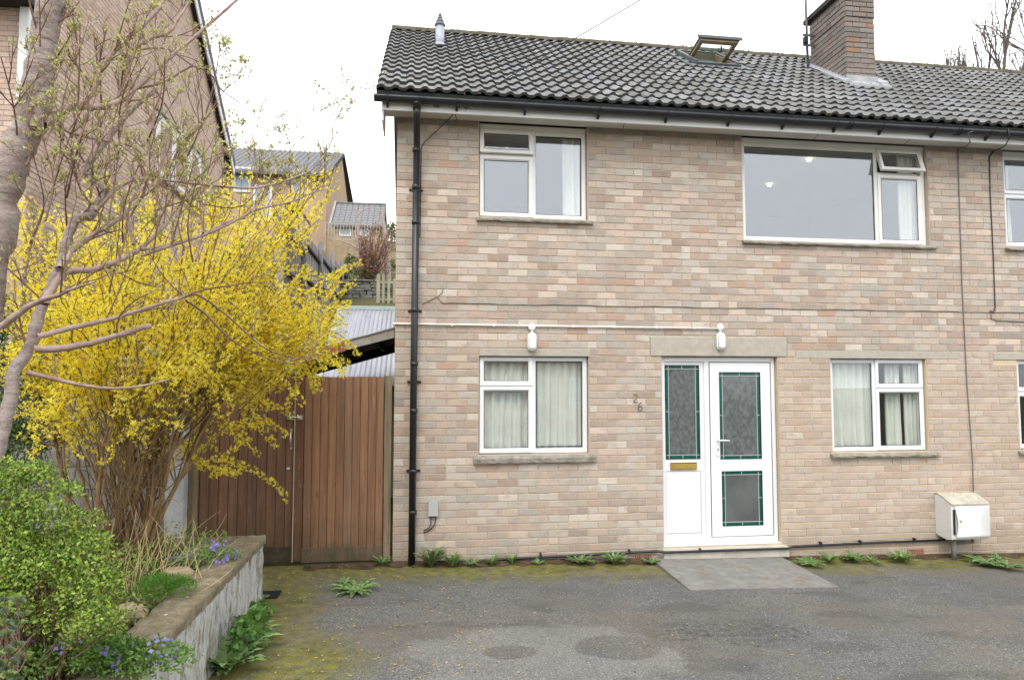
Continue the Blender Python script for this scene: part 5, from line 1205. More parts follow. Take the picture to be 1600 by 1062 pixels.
# ================================================================== planter
PX = -1.075; PW = .235; PY1 = -1.10; PH = .575
t = thing('planter_wall', 'low grey rendered retaining wall with a mossy cap edging the flower bed', 'wall', (PX, -3, 0))
def rough_wall(name, mat, x0, x1, y0, y1, z0, z1, jit, nx, ny, nz):
    """box with a jittered skin"""
    b = MB(); P = {}
    def vid(i, j, k):
        if (i, j, k) not in P:
            P[(i, j, k)] = len(V); q = lambda s: random.uniform(-s, s)
            V.append((x0+(x1-x0)*i/nx+q(jit), y0+(y1-y0)*j/ny+q(jit), z0+(z1-z0)*k/nz+q(jit)))
        return P[(i, j, k)]
    V = []; F = []
    for j in range(ny):
        for k in range(nz): F += [(vid(0,j,k), vid(0,j,k+1), vid(0,j+1,k+1), vid(0,j+1,k)), (vid(nx,j,k), vid(nx,j+1,k), vid(nx,j+1,k+1), vid(nx,j,k+1))]
    for i in range(nx):
        for j in range(ny): F += [(vid(i,j,nz), vid(i+1,j,nz), vid(i+1,j+1,nz), vid(i,j+1,nz))]
        for k in range(nz): F += [(vid(i,0,k), vid(i+1,0,k), vid(i+1,0,k+1), vid(i,0,k+1)), (vid(i,ny,k), vid(i,ny,k+1), vid(i+1,ny,k+1), vid(i+1,ny,k))]
    b.add(V, F, 0, None, True); return b.build(name, mat, t, 0, False)
rough_wall('wall', 'planter_render', PX-PW+.03, PX-.012, -7.6, PY1-.012, -.05, PH-.065, .006, 3, 120, 10)
rough_wall('wall', 'planter_render', -3.2, PX-PW+.02, PY1-.22, PY1-.012, -.05, PH-.07, .006, 40, 3, 8)
rough_wall('cap', 'planter_cap', PX-PW, PX+.006, -7.6, PY1+.004, PH-.0655, PH, .005, 6, 160, 2)
rough_wall('cap', 'planter_cap', -3.2, PX-PW-.002, PY1-.23, PY1+.002, PH-.07, PH-.004, .005, 46, 6, 2)
def bed_z(x, y): return PH-.07+.10*min(1, max(0, (PX-PW-.05-x)/1.6))+.03*math.sin(x*5+y*3)
struct(grid_sheet('flower_bed', -8, PX-PW+.02, 40, -7.6, PY1-.2, 50, bed_z, 'soil', .012))
# two tan stones on the bed
def rock(name, c, r, lab, mat='stone_tan', seed=1):
    import bmesh
    bm = bmesh.new(); bmesh.ops.create_icosphere(bm, subdivisions=3, radius=1.0); rs = random.Random(seed); ph = [rs.uniform(0, 6) for _ in range(6)]
    for v in bm.verts:
        p = v.co; q = max(-.75, min(.72, p.z)); d_ = 1+.16*math.sin(2.3*p.x+ph[0])*math.cos(2.1*p.y+ph[1])+.07*math.sin(5*p.x+ph[2]+3*p.z)+.04*rs.uniform(-1, 1)
        v.co = Vector((p.x*d_*r[0], p.y*d_*r[1], q*d_*r[2]))+Vector(c)
    me = bpy.data.meshes.new(name); bm.to_mesh(me); bm.free(); me.materials.append(M[mat])
    return tag(link(name, me), lab, 'stone', 'loose stones on the planter')
p = U(282, 902, 2, PH-.02); rock('stone', (p[0]-.02, p[1], PH+.0), (.10, .07, .065), 'tan stone just behind the wall cap near the purple flowers', seed=3)
p = U(212, 970, 2, PH-.02); rock('stone', (p[0]-.05, p[1]+.05, PH+.01), (.095, .085, .065), 'tan stone on the wall cap nearer the camera, beside the green shrub', seed=5)
# drain gully at the end of the planter
b = MB(); q = U(412, 930, 2, .0); b.box(q[0]-.1, q[0]+.14, q[1]-.11, q[1]+.10, .001, .012); o = b.build('drain_cover', 'gasket'); tag(o, 'dark drain opening in the ground at the end of the planter wall', 'drain')
# ================================================================== plants
def bez(a, c, b, n_=10):
    a, c, b = map(np.asarray, (a, c, b)); t = np.linspace(0, 1, n_)[:, None]; return (1-t)**2*a+2*t*(1-t)*c+t*t*b
def stems_mesh(name, paths, mat, parent, n_=5):
    b = MB()
    for pts, r in paths: b.tube(pts, r, n_, cap=False)
    return b.build(name, mat, parent, 0, False)
def inside(poly, x, y):
    c = False; n_ = len(poly); j = n_-1
    for i in range(n_):
        if (poly[i][1] > y) != (poly[j][1] > y) and x < (poly[j][0]-poly[i][0])*(y-poly[i][1])/(poly[j][1]-poly[i][1])+poly[i][0]: c = not c
        j = i
    return c

# ------------------------------------------------------------------ forsythia
fb = np.array([-2.08, -1.55, .52])
fo = thing('forsythia_bush', 'large arching forsythia bush covered in bright yellow blossom', 'bush', tuple(fb))
POLY = [(-30, 340), (60, 275), (150, 262), (240, 270), (300, 255), (380, 250), (450, 262), (510, 250), (520, 290), (480, 345), (470, 400), (520, 440), (540, 490), (545, 540), (520, 572), (470, 590), (400, 600), (330, 640), (300, 690), (250, 720), (160, 700), (70, 700), (-30, 640)]
paths = []; fl_pts = []; fl_dir = []; green_pts = []; green_dir = []
def blossom(path, lo, dens, spread=.03):
    """flowers in pairs at the nodes along a twig"""
    path = np.asarray(path); seg = np.linalg.norm(np.diff(path, axis=0), axis=1); cum = np.concatenate([[0], np.cumsum(seg)]); Lp = cum[-1]
    s_ = lo*Lp
    while s_ < Lp:
        p = np.array([np.interp(s_, cum, path[:, k]) for k in range(3)]); i = min(len(seg)-1, np.searchsorted(cum, s_)-1); d_ = (path[i+1]-path[i])/max(seg[i], 1e-6)
        for k in range(np.random.default_rng(int(abs(p[0]*1e5)) % 9999).integers(1, 4)):
            q = rng.normal(size=3); q -= d_*q.dot(d_); q /= np.linalg.norm(q); q = q+np.array([0, 0, -.35])+d_*.25
            fl_pts.append(p+q*rng.uniform(.006, spread)); fl_dir.append(q)
        if rng.random() < .10: green_pts.append(p); green_dir.append(d_+rng.normal(0, .5, 3)+np.array([0, 0, .4]))
        s_ += dens*rng.uniform(.6, 1.5)
main_tr = []
for k in range(15):
    st = fb+np.array([rng.normal(0, .13), rng.normal(0, .09), -.05]); a_ = rng.uniform(0, 6.28); sp = rng.uniform(.15, .65); e = st+np.array([sp*math.cos(a_)*1.25, sp*math.sin(a_)*.8, rng.uniform(.85, 1.45)])
    main_tr.append(bez(st, (st+e)/2+np.array([rng.normal(0, .08), rng.normal(0, .06), .12]), e, 10)); paths.append((main_tr[-1]+rng.normal(0, .006, (10, 3)), list(np.linspace(.026, .010, 10))))
def fors_stem(px, py, y, r0=.007, dens=.024, lo=.4, twigs=5):
    e = U(px, py, 1, y); m_t = main_tr[int(np.argmin([np.linalg.norm(q[-1]-e)*rng.uniform(.6, 1.4) for q in main_tr]))]; st = m_t[rng.integers(4, 10)]; h = e[2]
    lift = .55+.5*rng.random()
    c = st*.45+e*.55; c[2] = max(h+lift*(.25+.25*np.linalg.norm((e-st)[:2])), st[2]+.3)
    if h > 2.3: c[2] = (st[2]+h)/2+.35*rng.random()+.3; c[:2] = st[:2]*.45+e[:2]*.55+rng.normal(0, .16, 2); c[2] = max((st[2]+h)/2+.1+.25*rng.random(), st[2]+.2)
    pts = bez(st, c, e, 14)+rng.normal(0, .008, (14, 3)); paths.append((pts, list(np.linspace(r0, .0022, 14)))); blossom(pts, lo, dens)
    for k in range(twigs):
        i = rng.integers(5, 13); p = pts[i]; d_ = pts[i]-pts[i-1]; d_ /= np.linalg.norm(d_)
        q = d_*.5+rng.normal(0, .55, 3)+np.array([0, 0, .12]); q /= np.linalg.norm(q); L_ = rng.uniform(.14, .42)
        tp = bez(p, p+q*L_*.6+np.array([0, 0, .04]), p+q*L_+np.array([0, 0, -.10*L_]), 6); paths.append((tp, list(np.linspace(.0032, .0014, 6)))); blossom(tp, .1, dens*.85)
cnt = 0
while cnt < 115:
    px, py = rng.uniform(-30, 550), rng.uniform(240, 725)
    if not inside(POLY, px, py): continue
    if py < 320 and rng.random() < .55: continue
    if py > 620 and rng.random() < .45: continue
    if px < 120 and rng.random() < .25: continue
    fors_stem(px, py, rng.uniform(-2.55, -.55) if px < 420 else rng.uniform(-1.6, -.35), dens=.034 if py > 330 else .06); cnt += 1
for _ in range(34):
    px, py = rng.uniform(300, 530), rng.uniform(245, 345); fors_stem(px, py, rng.uniform(-1.9, -.5), .006, .05, .5, 5)
for _ in range(20):
    px, py = rng.uniform(15, 250), rng.uniform(280, 400); fors_stem(px, py, rng.uniform(-2.3, -.9), .006, .045, .5, 5)
# hanging sprays in front of the gate
for _ in range(46):
    px, py = rng.uniform(400, 550), rng.uniform(400, 580); fors_stem(px, py, rng.uniform(-1.2, -.35), .007, .028, .5, 6)
for _ in range(34):
    px, py = rng.uniform(30, 330), rng.uniform(560, 715); fors_stem(px, py, rng.uniform(-2.3, -1.1), .005, .034, .3, 6)
for px, py, y in ((425, 752, -.55), (432, 700, -.6), (345, 745, -.7), (460, 652, -.45), (500, 590, -.4), (556, 548, -.35), (548, 470, -.5), (420, 640, -.6), (372, 690, -.7), (340, 715, -.8), (300, 720, -1.0)):
    fors_stem(px, py, y, .006, .022, .45, 4)
# bare tan canes at the base and old leggy stems
for k in range(55):
    px, py = rng.uniform(30, 300), rng.uniform(600, 800); e = U(px, py, 1, rng.uniform(-2.5, -1.2)); st = fb+np.array([rng.normal(0, .16), rng.normal(0, .12), 0])
    if e[2] < .6: e[2] = .6+rng.random()*.3
    paths.append((bez(st, (st+e)/2+np.array([0, 0, .5]), e, 8), list(np.linspace(.006, .002, 8))))
for k in range(5):
    st = fb+np.array([rng.normal(0, .12), rng.normal(0, .08), -.05]); e = st+np.array([rng.uniform(-.35, .45), rng.uniform(-.2, .3), rng.uniform(.8, 1.3)]); paths.append((bez(st, (st+e)/2+rng.normal(0, .08, 3), e, 8), list(np.linspace(.026, .012, 8))))
stems_mesh('stems', paths, 'stem_tan', fo, 5)
FP = np.array(fl_pts); FD = np.array(fl_dir); nF = len(FP)
FD = FD/np.linalg.norm(FD, axis=1, keepdims=True); t1 = np.cross(FD, unit(nF)); t1 /= np.linalg.norm(t1, axis=1, keepdims=True); t2 = np.cross(FD, t1)
cols = pick([(.88, .745, .06), (.91, .79, .09), (.83, .66, .04), (.92, .84, .17)], nF, .08); arrs = []
for k in range(4):
    a = math.pi/2*k; d_ = FD*.75+(t1*math.cos(a)+t2*math.sin(a))*.85; arrs.append(leaf_arrays(FP, d_, FD, rng.uniform(.019, .031, nF), .0095, cols, .1))
fast_mesh('blossom', *join_arrays(arrs), 'petal', fo)
GP, GD = np.array(green_pts), np.array(green_dir); nG = len(GP)
fast_mesh('leaves', *join_arrays([leaf_arrays(GP, GD+rng.normal(0, .5, (nG, 3)), unit(nG), rng.uniform(.02, .045, nG), .014, pick([(.22, .30, .05), (.30, .36, .07)], nG)) for _ in range(3)]), 'leaf', fo)
print('forsythia flowers', nF)

# ------------------------------------------------------------------ the tree in the foreground
tr = thing('garden_tree', 'bare grey-barked tree with budding branches reaching across the left side', 'tree', (-2.45, -3.2, .5))
trunk = []; limbs = []; tips = []
def poly3(px, ya, yb):
    n_ = len(px); return [U(p[0], p[1], 1, ya+(yb-ya)*i/(n_-1)) for i, p in enumerate(px)]
def smooth(pts, k=6):
    P = np.array(pts); o_ = []
    for i in range(len(P)-1):
        p0, p1, p2, p3 = P[max(i-1, 0)], P[i], P[i+1], P[min(i+2, len(P)-1)]
        for t in np.linspace(0, 1, k, endpoint=False): o_.append(.5*((2*p1)+(-p0+p2)*t+(2*p0-5*p1+4*p2-p3)*t*t+(-p0+3*p1-3*p2+p3)*t**3))
    o_.append(P[-1]); return np.array(o_)
def limb(px, ya, yb, ra, rb, tw=6, tl=.35):
    pts = smooth(poly3(px, ya, yb)); r_ = np.linspace(ra, rb, len(pts))*(1+rng.normal(0, .06, len(pts))+.10*np.maximum(0, np.sin(np.arange(len(pts))*.9+rng.uniform(0, 6)))**6); pts = pts+rng.normal(0, 1, pts.shape)*np.minimum(.006, r_*.10)[:, None]; (trunk if ra > .03 else limbs).append((pts, list(r_)))
    for k in range(tw):
        i = rng.integers(max(1, len(pts)//5), len(pts)); twig(pts[i], pts[i]-pts[i-1], tl*rng.uniform(.4, 1.1), min(.007, max(.0022, r_[i]*.4)), 2)
    tips.append((pts[-1], pts[-1]-pts[-2]))
def twig(p, d_, L_, r, lev):
    d_ = d_/max(np.linalg.norm(d_), 1e-6); q = d_*.6+rng.normal(0, .5, 3)*np.array([1, .8, .8])+np.array([0, 0, .38]); q /= np.linalg.norm(q)
    e = p+q*L_+np.array([0, 0, .12*L_]); pts = bez(p, p+q*L_*.5+rng.normal(0, .04*L_/.3, 3), e, 6); limbs.append((pts, list(np.linspace(r, max(.0012, r*.45), 6))))
    tips.append((e, e-pts[-2]))
    for k in range(2, 6):
        if rng.random() < .5: tips.append((pts[k], rng.normal(0, 1, 3)+np.array([0, 0, .6])))
    if lev > 0:
        for k in range(rng.integers(1, 4)): i = rng.integers(2, 5); twig(pts[i], pts[i]-pts[i-1], L_*.5, r*.6, lev-1)
limb([(-95, 960), (-62, 760), (-34, 560), (-12, 400), (8, 300), (30, 230), (54, 150), (68, 60), (80, -10), (96, -120)], -3.3, -3.3, .095, .062, 8, .5)
limb([(56, 200), (70, 130), (82, 60), (98, -10), (120, -90)], -3.34, -3.2, .034, .03, 3)
limb([(-60, 900), (-20, 760), (12, 650), (23, 582), (47, 540), (65, 481), (93, 421), (107, 370), (121, 342), (141, 338), (152, 318), (167, 300), (133, 268), (152, 240), (175, 209), (203, 175), (243, 141)], -3.4, -2.8, .038, .013, 12)
limb([(93, 421), (102, 407), (119, 385), (147, 365), (181, 345), (209, 322), (219, 311), (260, 280)], -3.35, -2.9, .022, .006, 7)
limb([(3, 509), (51, 475), (90, 462), (113, 452), (150, 440)], -3.4, -3.6, .020, .004, 5)
limb([(70, 475), (99, 428), (147, 421), (192, 404), (220, 388), (254, 356), (274, 328), (300, 303), (330, 280)], -3.4, -2.6, .022, .006, 6)
limb([(220, 390), (260, 385), (325, 365), (367, 345), (400, 328), (453, 316), (492, 300), (520, 294)], -3.1, -2.5, .012, .003, 8)
limb([(54, 546), (90, 545), (130, 539), (192, 522), (225, 511), (234, 510)], -3.4, -3.2, .021, .013, 1)
limb([(59, 526), (113, 512), (175, 498), (249, 475), (288, 464)], -3.4, -3.0, .017, .009, 3)
limb([(288, 464), (311, 455), (355, 447), (400, 441), (430, 447)], -3.0, -2.8, .007, .002, 3)
limb([(288, 464), (310, 462), (353, 492), (400, 534), (430, 552), (470, 562)], -3.0, -2.5, .008, .003, 3); limb([(290, 470), (320, 490), (360, 530), (405, 555), (447, 568), (490, 560)], -3.0, -2.4, .008, .002, 3)
limb([(42, 582), (93, 594), (140, 604), (200, 606), (262, 594)], -3.4, -3.1, .014, .005, 3)
limb([(70, 195), (85, 181), (121, 167), (147, 169), (181, 161), (195, 152), (215, 136), (243, 110), (282, 76), (319, 45), (370, 0), (400, -30)], -3.3, -2.7, .024, .007, 9)
limb([(121, 167), (136, 155), (147, 138), (155, 113), (172, 88), (198, 59), (223, 40), (246, 17), (262, -10)], -3.2, -3.0, .019, .010, 8)
limb([(172, 93), (192, 90), (212, 79), (254, 75), (271, 82), (299, 102), (308, 110), (311, 141)], -3.0, -2.6, .011, .004, 5); limb([(192, 88), (232, 62), (263, 51), (277, 31), (291, 11), (310, -20)], -3.0, -2.8, .014, .006, 6)
limb([(217, 138), (254, 130), (288, 110), (305, 104), (330, 118), (345, 140), (375, 162)], -2.9, -2.4, .008, .003, 4)
limb([(40, 260), (78, 196), (113, 209), (158, 219), (198, 226), (220, 240), (221, 268), (234, 300)], -3.3, -2.9, .011, .004, 6)
limb([(150, 330), (190, 290), (232, 280), (311, 288), (381, 294), (415, 291), (456, 279), (492, 261), (517, 223), (521, 193), (540, 165)], -3.2, -2.3, .011, .0025, 14)
limb([(220, 400), (280, 380), (320, 365), (356, 347), (398, 325), (428, 264), (449, 239), (472, 215)], -3.1, -2.4, .010, .0025, 10)
limb([(240, 330), (300, 312), (320, 320), (374, 323), (404, 291), (409, 239)], -3.0, -2.6, .006, .002, 6)
limb([(243, 141), (262, 170), (290, 215), (318, 190), (345, 150), (365, 120)], -2.8, -2.5, .005, .002, 4); limb([(255, 290), (280, 230), (310, 200), (335, 170), (350, 150)], -2.8, -2.4, .006, .002, 6)
for k in range(44):
    px = rng.uniform(5, 320); py = rng.uniform(150, 460); limb([(px, py), (px+rng.uniform(-8, 25), py-60), (px+rng.uniform(-10, 50), py-130)], -3.3+rng.uniform(-.4, .3), -3.2+rng.uniform(-.5, .3), .006, .002, 4, .25)
for k in range(14):
    px = rng.uniform(260, 520); py = rng.uniform(270, 330); limb([(px, py), (px+rng.uniform(-8, 12), py-35), (px+rng.uniform(-14, 24), py-rng.uniform(50, 85))], -2.6+rng.uniform(-.2, .2), -2.5, .004, .0015, 2, .15)
stems_mesh('trunk', trunk, 'bark', tr, 14); stems_mesh('branches', [q for q in limbs if q[1][0] > .009], 'bark_red', tr, 8); stems_mesh('twigs', [q for q in limbs if q[1][0] <= .009], 'twig_brown', tr, 5)
TP_ = np.array([q[0] for q in tips]); TD = np.array([q[1] for q in tips]); TD /= np.linalg.norm(TD, axis=1, keepdims=True); nT = len(TP_); arrs = []
sel_ = rng.random(nT) < .42; TP_, TD = TP_[sel_], TD[sel_]; nT = len(TP_)
for k in range(5):
    d_ = TD+rng.normal(0, .45, (nT, 3)); arrs.append(leaf_arrays(TP_+rng.normal(0, .003, (nT, 3)), d_, unit(nT), rng.uniform(.012, .030, nT), rng.uniform(.006, .011, nT), pick([(.48, .50, .18), (.56, .58, .26), (.42, .44, .16), (.46, .33, .15), (.60, .58, .34)], nT, .15)))
fast_mesh('buds', *join_arrays(arrs), 'leaf', tr)

# ------------------------------------------------------------------ leafy masses
def blob_points(blobs, n_):
    """points near the surface of a cluster of ellipsoids, with outward normals"""
    w_ = np.array([b_[1][0]*b_[1][1]+b_[1][1]*b_[1][2]+b_[1][0]*b_[1][2] for b_ in blobs]); idx = rng.choice(len(blobs), n_, p=w_/w_.sum()); u_ = unit(n_); u_[:, 2] = np.where(u_[:, 2] < -.35, -u_[:, 2], u_[:, 2])
    Cc = np.array([b_[0] for b_ in blobs])[idx]; Rr = np.array([b_[1] for b_ in blobs])[idx]; k = 1-np.abs(rng.normal(0, .2, (n_, 1))); k = np.where(rng.random((n_, 1)) < .15, k+.30*rng.random((n_, 1)), k); lum = np.sin(u_[:, :1]*6+idx[:, None])*np.sin(u_[:, 1:2]*7+idx[:, None]*2)*np.sin(u_[:, 2:]*6); k = k*(1+.16*lum)
    return Cc+u_*Rr*k, u_
def leafy(name, label, cat, base, blobs, n_, ln, wd, pal, stem_n=30, extra=None):
    t = thing(name, label, cat, base); P, Nn = blob_points(blobs, n_); D = Nn*.5+rng.normal(0, .6, (n_, 3))+np.array([0, 0, .25])
    fast_mesh('leaves', *leaf_arrays(P, D, Nn+rng.normal(0, .35, (n_, 3)), ln*np.exp(rng.normal(0, .32, n_)), wd*np.exp(rng.normal(0, .25, n_)), pick(pal, n_, .2), .18), 'leaf', t)
    ps = []
    for k in range(stem_n):
        q = P[rng.integers(n_)]; b0 = np.array(base)+np.array([rng.normal(0, .08), rng.normal(0, .08), 0]); ps.append((bez(b0, (b0+q)/2+rng.normal(0, .05, 3), q, 6), list(np.linspace(.006, .0015, 6))))
    stems_mesh('stems', ps, 'twig_brown', t, 5); return t
def at_(px, py, y): return U(px, py, 1, y)
sb = []; SP = [(-20, 725), (60, 740), (110, 770), (140, 815), (170, 870), (178, 940), (165, 1000), (90, 1000), (-20, 985)]
while len(sb) < 70:
    px, py = rng.uniform(-20, 180), rng.uniform(725, 1000)
    if not inside(SP, px, py): continue
    r = rng.uniform(.05, .125); sb.append((at_(px, py, -3.75-.55*(py-725)/275+rng.uniform(-.15, .12)), (r*rng.uniform(.9, 1.3), r, r*rng.uniform(.6, .9))))
bc = at_(60, 960, -4.0); leafy('green_shrub', 'dense light green small-leaved shrub filling the lower left of the bed', 'shrub', (float(bc[0]), -4.0, .5), sb, 21000, .0165, .0108, [(.22, .33, .045), (.29, .41, .055), (.13, .22, .04), (.37, .46, .08), (.07, .13, .035), (.24, .26, .09)], 140)
sb = []
for px, py, y, r in ((5, 600, -1.0, .35), (20, 660, -1.4, .30), (-10, 720, -1.6, .35), (40, 700, -1.5, .16), (10, 540, -.9, .3)):
    sb.append((at_(px, py, y), (r, r*.8, r)))
bc = at_(0, 760, -1.3); leafy('dark_shrub', 'dark bluish green shrub at the left edge below the tree trunk', 'shrub', (float(bc[0]), -1.3, .5), sb, 6000, .034, .018, [(.05, .10, .04), (.08, .14, .05), (.04, .08, .05), (.16, .22, .06)], 30)
# ivy with broad leaves in the bottom left corner
t = thing('ivy', 'grey-green broad-leaved ivy sprig in the bottom left corner', 'ivy', tuple(at_(5, 1050, -4.75))); n_ = 26; P = np.array([at_(rng.uniform(-10, 42), rng.uniform(935, 1065), rng.uniform(-4.85, -4.6)) for _ in range(n_)]); arrs = []
for k, a in enumerate((-1.0, -.5, 0, .5, 1.0)):
    base_d = np.tile(np.array([[.25, -.75, .35]]), (n_, 1))+rng.normal(0, .05, (n_, 3)); sdv = np.cross(base_d, [0, 0, 1.0]); rot = base_d*math.cos(a)+sdv*math.sin(a)*1.0+np.array([0, 0, .35])*math.cos(a); arrs.append(leaf_arrays(P, rot, np.tile([[0, -.8, .6]], (n_, 1)), .042 if k == 2 else .034, .022, pick([(.13, .19, .12), (.16, .22, .15), (.08, .14, .07), (.26, .30, .10)], n_, .1), .05))
fast_mesh('leaves', *join_arrays(arrs), 'leaf', t); stems_mesh('vine', [(bez(P[i], (P[i]+P[(i+1) % n_])/2+np.array([0, .03, -.03]), P[(i+1) % n_], 5), .0025) for i in range(0, n_, 2)], 'twig_brown', t)
# ground cover over the bed
n_ = 17000; P = np.stack([rng.uniform(-3.6, PX-PW+.03, n_), rng.uniform(-4.9, -1.25, n_), np.zeros(n_)], 1)
keep = np.array([math.sin(p[0]*4.1+1)+math.sin(p[1]*3.3)+math.sin(p[0]*9+p[1]*7) > -1.2 for p in P]) & (P[:, 0] < PX-PW+.04*np.sin(P[:, 1]*13)-.0); P = P[keep]; n_ = len(P)
hgt = np.array([.05+.09*abs(math.sin(p[0]*3+p[1]*2.2))+.10*max(0, 1-((p[0]+1.85)/.45)**2) for p in P]); P[:, 2] = np.array([bed_z(p[0], p[1]) for p in P])+rng.random(n_)*hgt
fast_o = fast_mesh('ground_cover', *leaf_arrays(P, rng.normal(0, .7, (n_, 3))+np.array([0, 0, .45]), unit(n_)+np.array([0, 0, 1.2]), rng.uniform(.018, .045, n_), rng.uniform(.010, .022, n_), pick([(.15, .27, .05), (.20, .33, .06), (.10, .19, .04), (.27, .37, .08), (.24, .20, .09)], n_, .16), .15), 'leaf'); stuff(fast_o); tag(fast_o, 'low green ground cover spread over the flower bed', 'ground cover')
# dry stalks
ps = []
for k in range(90):
    px, py = rng.uniform(120, 330), rng.uniform(850, 930); b0 = U(px, py, 2, PH); e = b0+np.array([rng.normal(.05, .14), rng.normal(0, .1), rng.uniform(.12, .42)]); ps.append((bez(b0, (b0+e)/2+rng.normal(0, .03, 3), e, 6), list(np.linspace(.0028, .0012, 6))))
ds = stems_mesh('dry_stalks', ps, 'dry_stalk', None, 4); stuff(ds); tag(ds, 'thin straw-coloured dead stalks standing among the bed plants', 'stalks')
# flowering cushions
def cushion(name, label, c, r, n_leaf, n_fl, lc, fc, fsz=.011, lsz=.016):
    t = thing(name, label, 'flowers', (c[0], c[1], c[2]-r[2]), 'purple flowers in the bed'); P, Nn = blob_points([(np.array(c), r), (np.array(c)+np.array([r[0]*.5, r[1]*.3, -.02]), tuple(q*.7 for q in r)), (np.array(c)+np.array([-r[0]*.5, -r[1]*.4, -.02]), tuple(q*.75 for q in r))], n_leaf)
    fast_mesh('leaves', *leaf_arrays(P, Nn+rng.normal(0, .6, (n_leaf, 3)), Nn, rng.uniform(lsz*.7, lsz*1.3, n_leaf), lsz*.5, pick(lc, n_leaf), .15), 'leaf', t)
    k = n_fl//5; cc = P[rng.integers(0, n_leaf, k)]; F = np.repeat(cc, 5, 0)+rng.normal(0, .014, (k*5, 3)); Fn = F-np.array(c)+np.array([0, -.03, .05]); F = F+Fn/np.linalg.norm(Fn, axis=1, keepdims=True)*.018; n_ = len(F); Fn /= np.linalg.norm(Fn, axis=1, keepdims=True); a1 = np.cross(Fn, unit(n_)); a1 /= np.linalg.norm(a1, axis=1, keepdims=True); a2 = np.cross(Fn, a1); kc = pick(fc, n_, .08)
    fast_mesh('flowers', *join_arrays([leaf_arrays(F, a1*math.cos(q)+a2*math.sin(q)+Fn*.2, Fn, fsz, fsz*.8, kc, .05) for q in np.linspace(0, 2*math.pi, 5)[:-1]]), 'petal', t)
PUR = [(.33, .27, .66), (.40, .34, .74), (.28, .22, .60)]
c = U(325, 868, 2, PH+.04); cushion('aubrieta', 'cushion of pale purple flowers at the far end of the planter wall', c, (.20, .16, .075), 3000, 260, [(.22, .32, .11), (.30, .40, .15)], PUR, .014)
c = U(232, 1035, 2, PH+.02); cushion('periwinkle', 'purple flowers spilling over the wall cap at the bottom edge', c, (.16, .14, .10), 1300, 60, [(.13, .24, .05), (.18, .30, .07)], PUR, .013, .024)
c = U(78, 1030, 2, PH+.12); cushion('periwinkle', 'small group of purple flowers low in front of the green shrub', c, (.14, .10, .10), 1200, 45, [(.13, .24, .05), (.18, .30, .07)], PUR, .012, .022)
c = U(170, 1025, 2, PH+.05); cushion('periwinkle', 'leafy patch with a few purple flowers beside the stone on the cap', c, (.14, .12, .09), 1500, 20, [(.10, .22, .05), (.16, .28, .06)], PUR, .011, .024)
# feathery plant
t = thing('feathery_plant', 'bright green feathery plant on the wall cap between the two stones', 'plant', tuple(U(272, 930, 2, PH))); c = U(262, 922, 2, PH+.06); n_ = 4200; P, Nn = blob_points([(c, (.13, .13, .09)), (c+np.array([.06, .1, -.02]), (.08, .08, .06)), (c+np.array([-.1, .05, .0]), (.1, .1, .08))], n_)
fast_mesh('leaves', *leaf_arrays(P, Nn+rng.normal(0, .4, (n_, 3)), unit(n_), rng.uniform(.012, .03, n_), .0026, pick([(.10, .26, .03), (.16, .32, .05), (.07, .18, .03)], n_)), 'leaf', t)

# ------------------------------------------------------------------ weeds: leafy rosettes, one thing each
def weed(px, py, size, label, pal, n_l=26, upright=.4, wd=.22, gz=None, dent=True):
    z0 = GZ(U(px, py, 2, 0)[0], -1)+.01 if gz is None else gz; p = U(px, py, 2, z0)
    if p[1] > -.05: p = np.array([p[0], -.05, z0])
    t = thing('weed', label, 'weed', tuple(p), 'weeds growing from the tarmac'); arrs = []
    A = rng.uniform(0, 2*math.pi, n_l); L_ = size*rng.uniform(.5, 1.1, n_l); base = p+np.stack([np.cos(A), np.sin(A), np.zeros(n_l)], 1)*size*.06*rng.random((n_l, 1)); seg = 4
    up = upright*rng.uniform(.5, 1.4, n_l); cur = base.copy(); col = pick(pal, n_l, .15)
    for s_ in range(seg):
        u_ = up-(s_/seg)*.9*up; d_ = np.stack([np.cos(A), np.sin(A), u_], 1); nx = cur+d_*(L_/seg)[:, None]/np.linalg.norm(d_, axis=1, keepdims=True); nn = np.stack([-np.cos(A)*u_, -np.sin(A)*u_, np.ones(n_l)], 1); sdv = np.stack([-np.sin(A), np.cos(A), np.zeros(n_l)], 1)
        arrs.append(leaf_arrays(cur-d_*.1*(L_/seg)[:, None], d_, nn, L_/seg*1.5, L_*wd*(.7+.5*math.sin(math.pi*(s_+1)/(seg+1))), col, .12))
        if dent:
            for sg in (-1, 1): arrs.append(leaf_arrays(cur+d_*(L_/seg*.3)[:, None], sdv*sg*.9-d_*.15+nn*.1, nn, L_*wd*.75, L_*.10, col, .1))
        cur = nx
    fast_mesh('leaves', *join_arrays(arrs), 'leaf', t); stems_mesh('stalk', [(bez(p, p+np.array([0, 0, size*.3]), p+np.array([.01, -.01, size*.5]), 4), .002)], 'stem_tan', t); return t
DG = [(.16, .27, .09), (.21, .33, .12), (.28, .39, .17)]; GG = [(.22, .29, .16), (.17, .24, .12), (.27, .33, .20)]
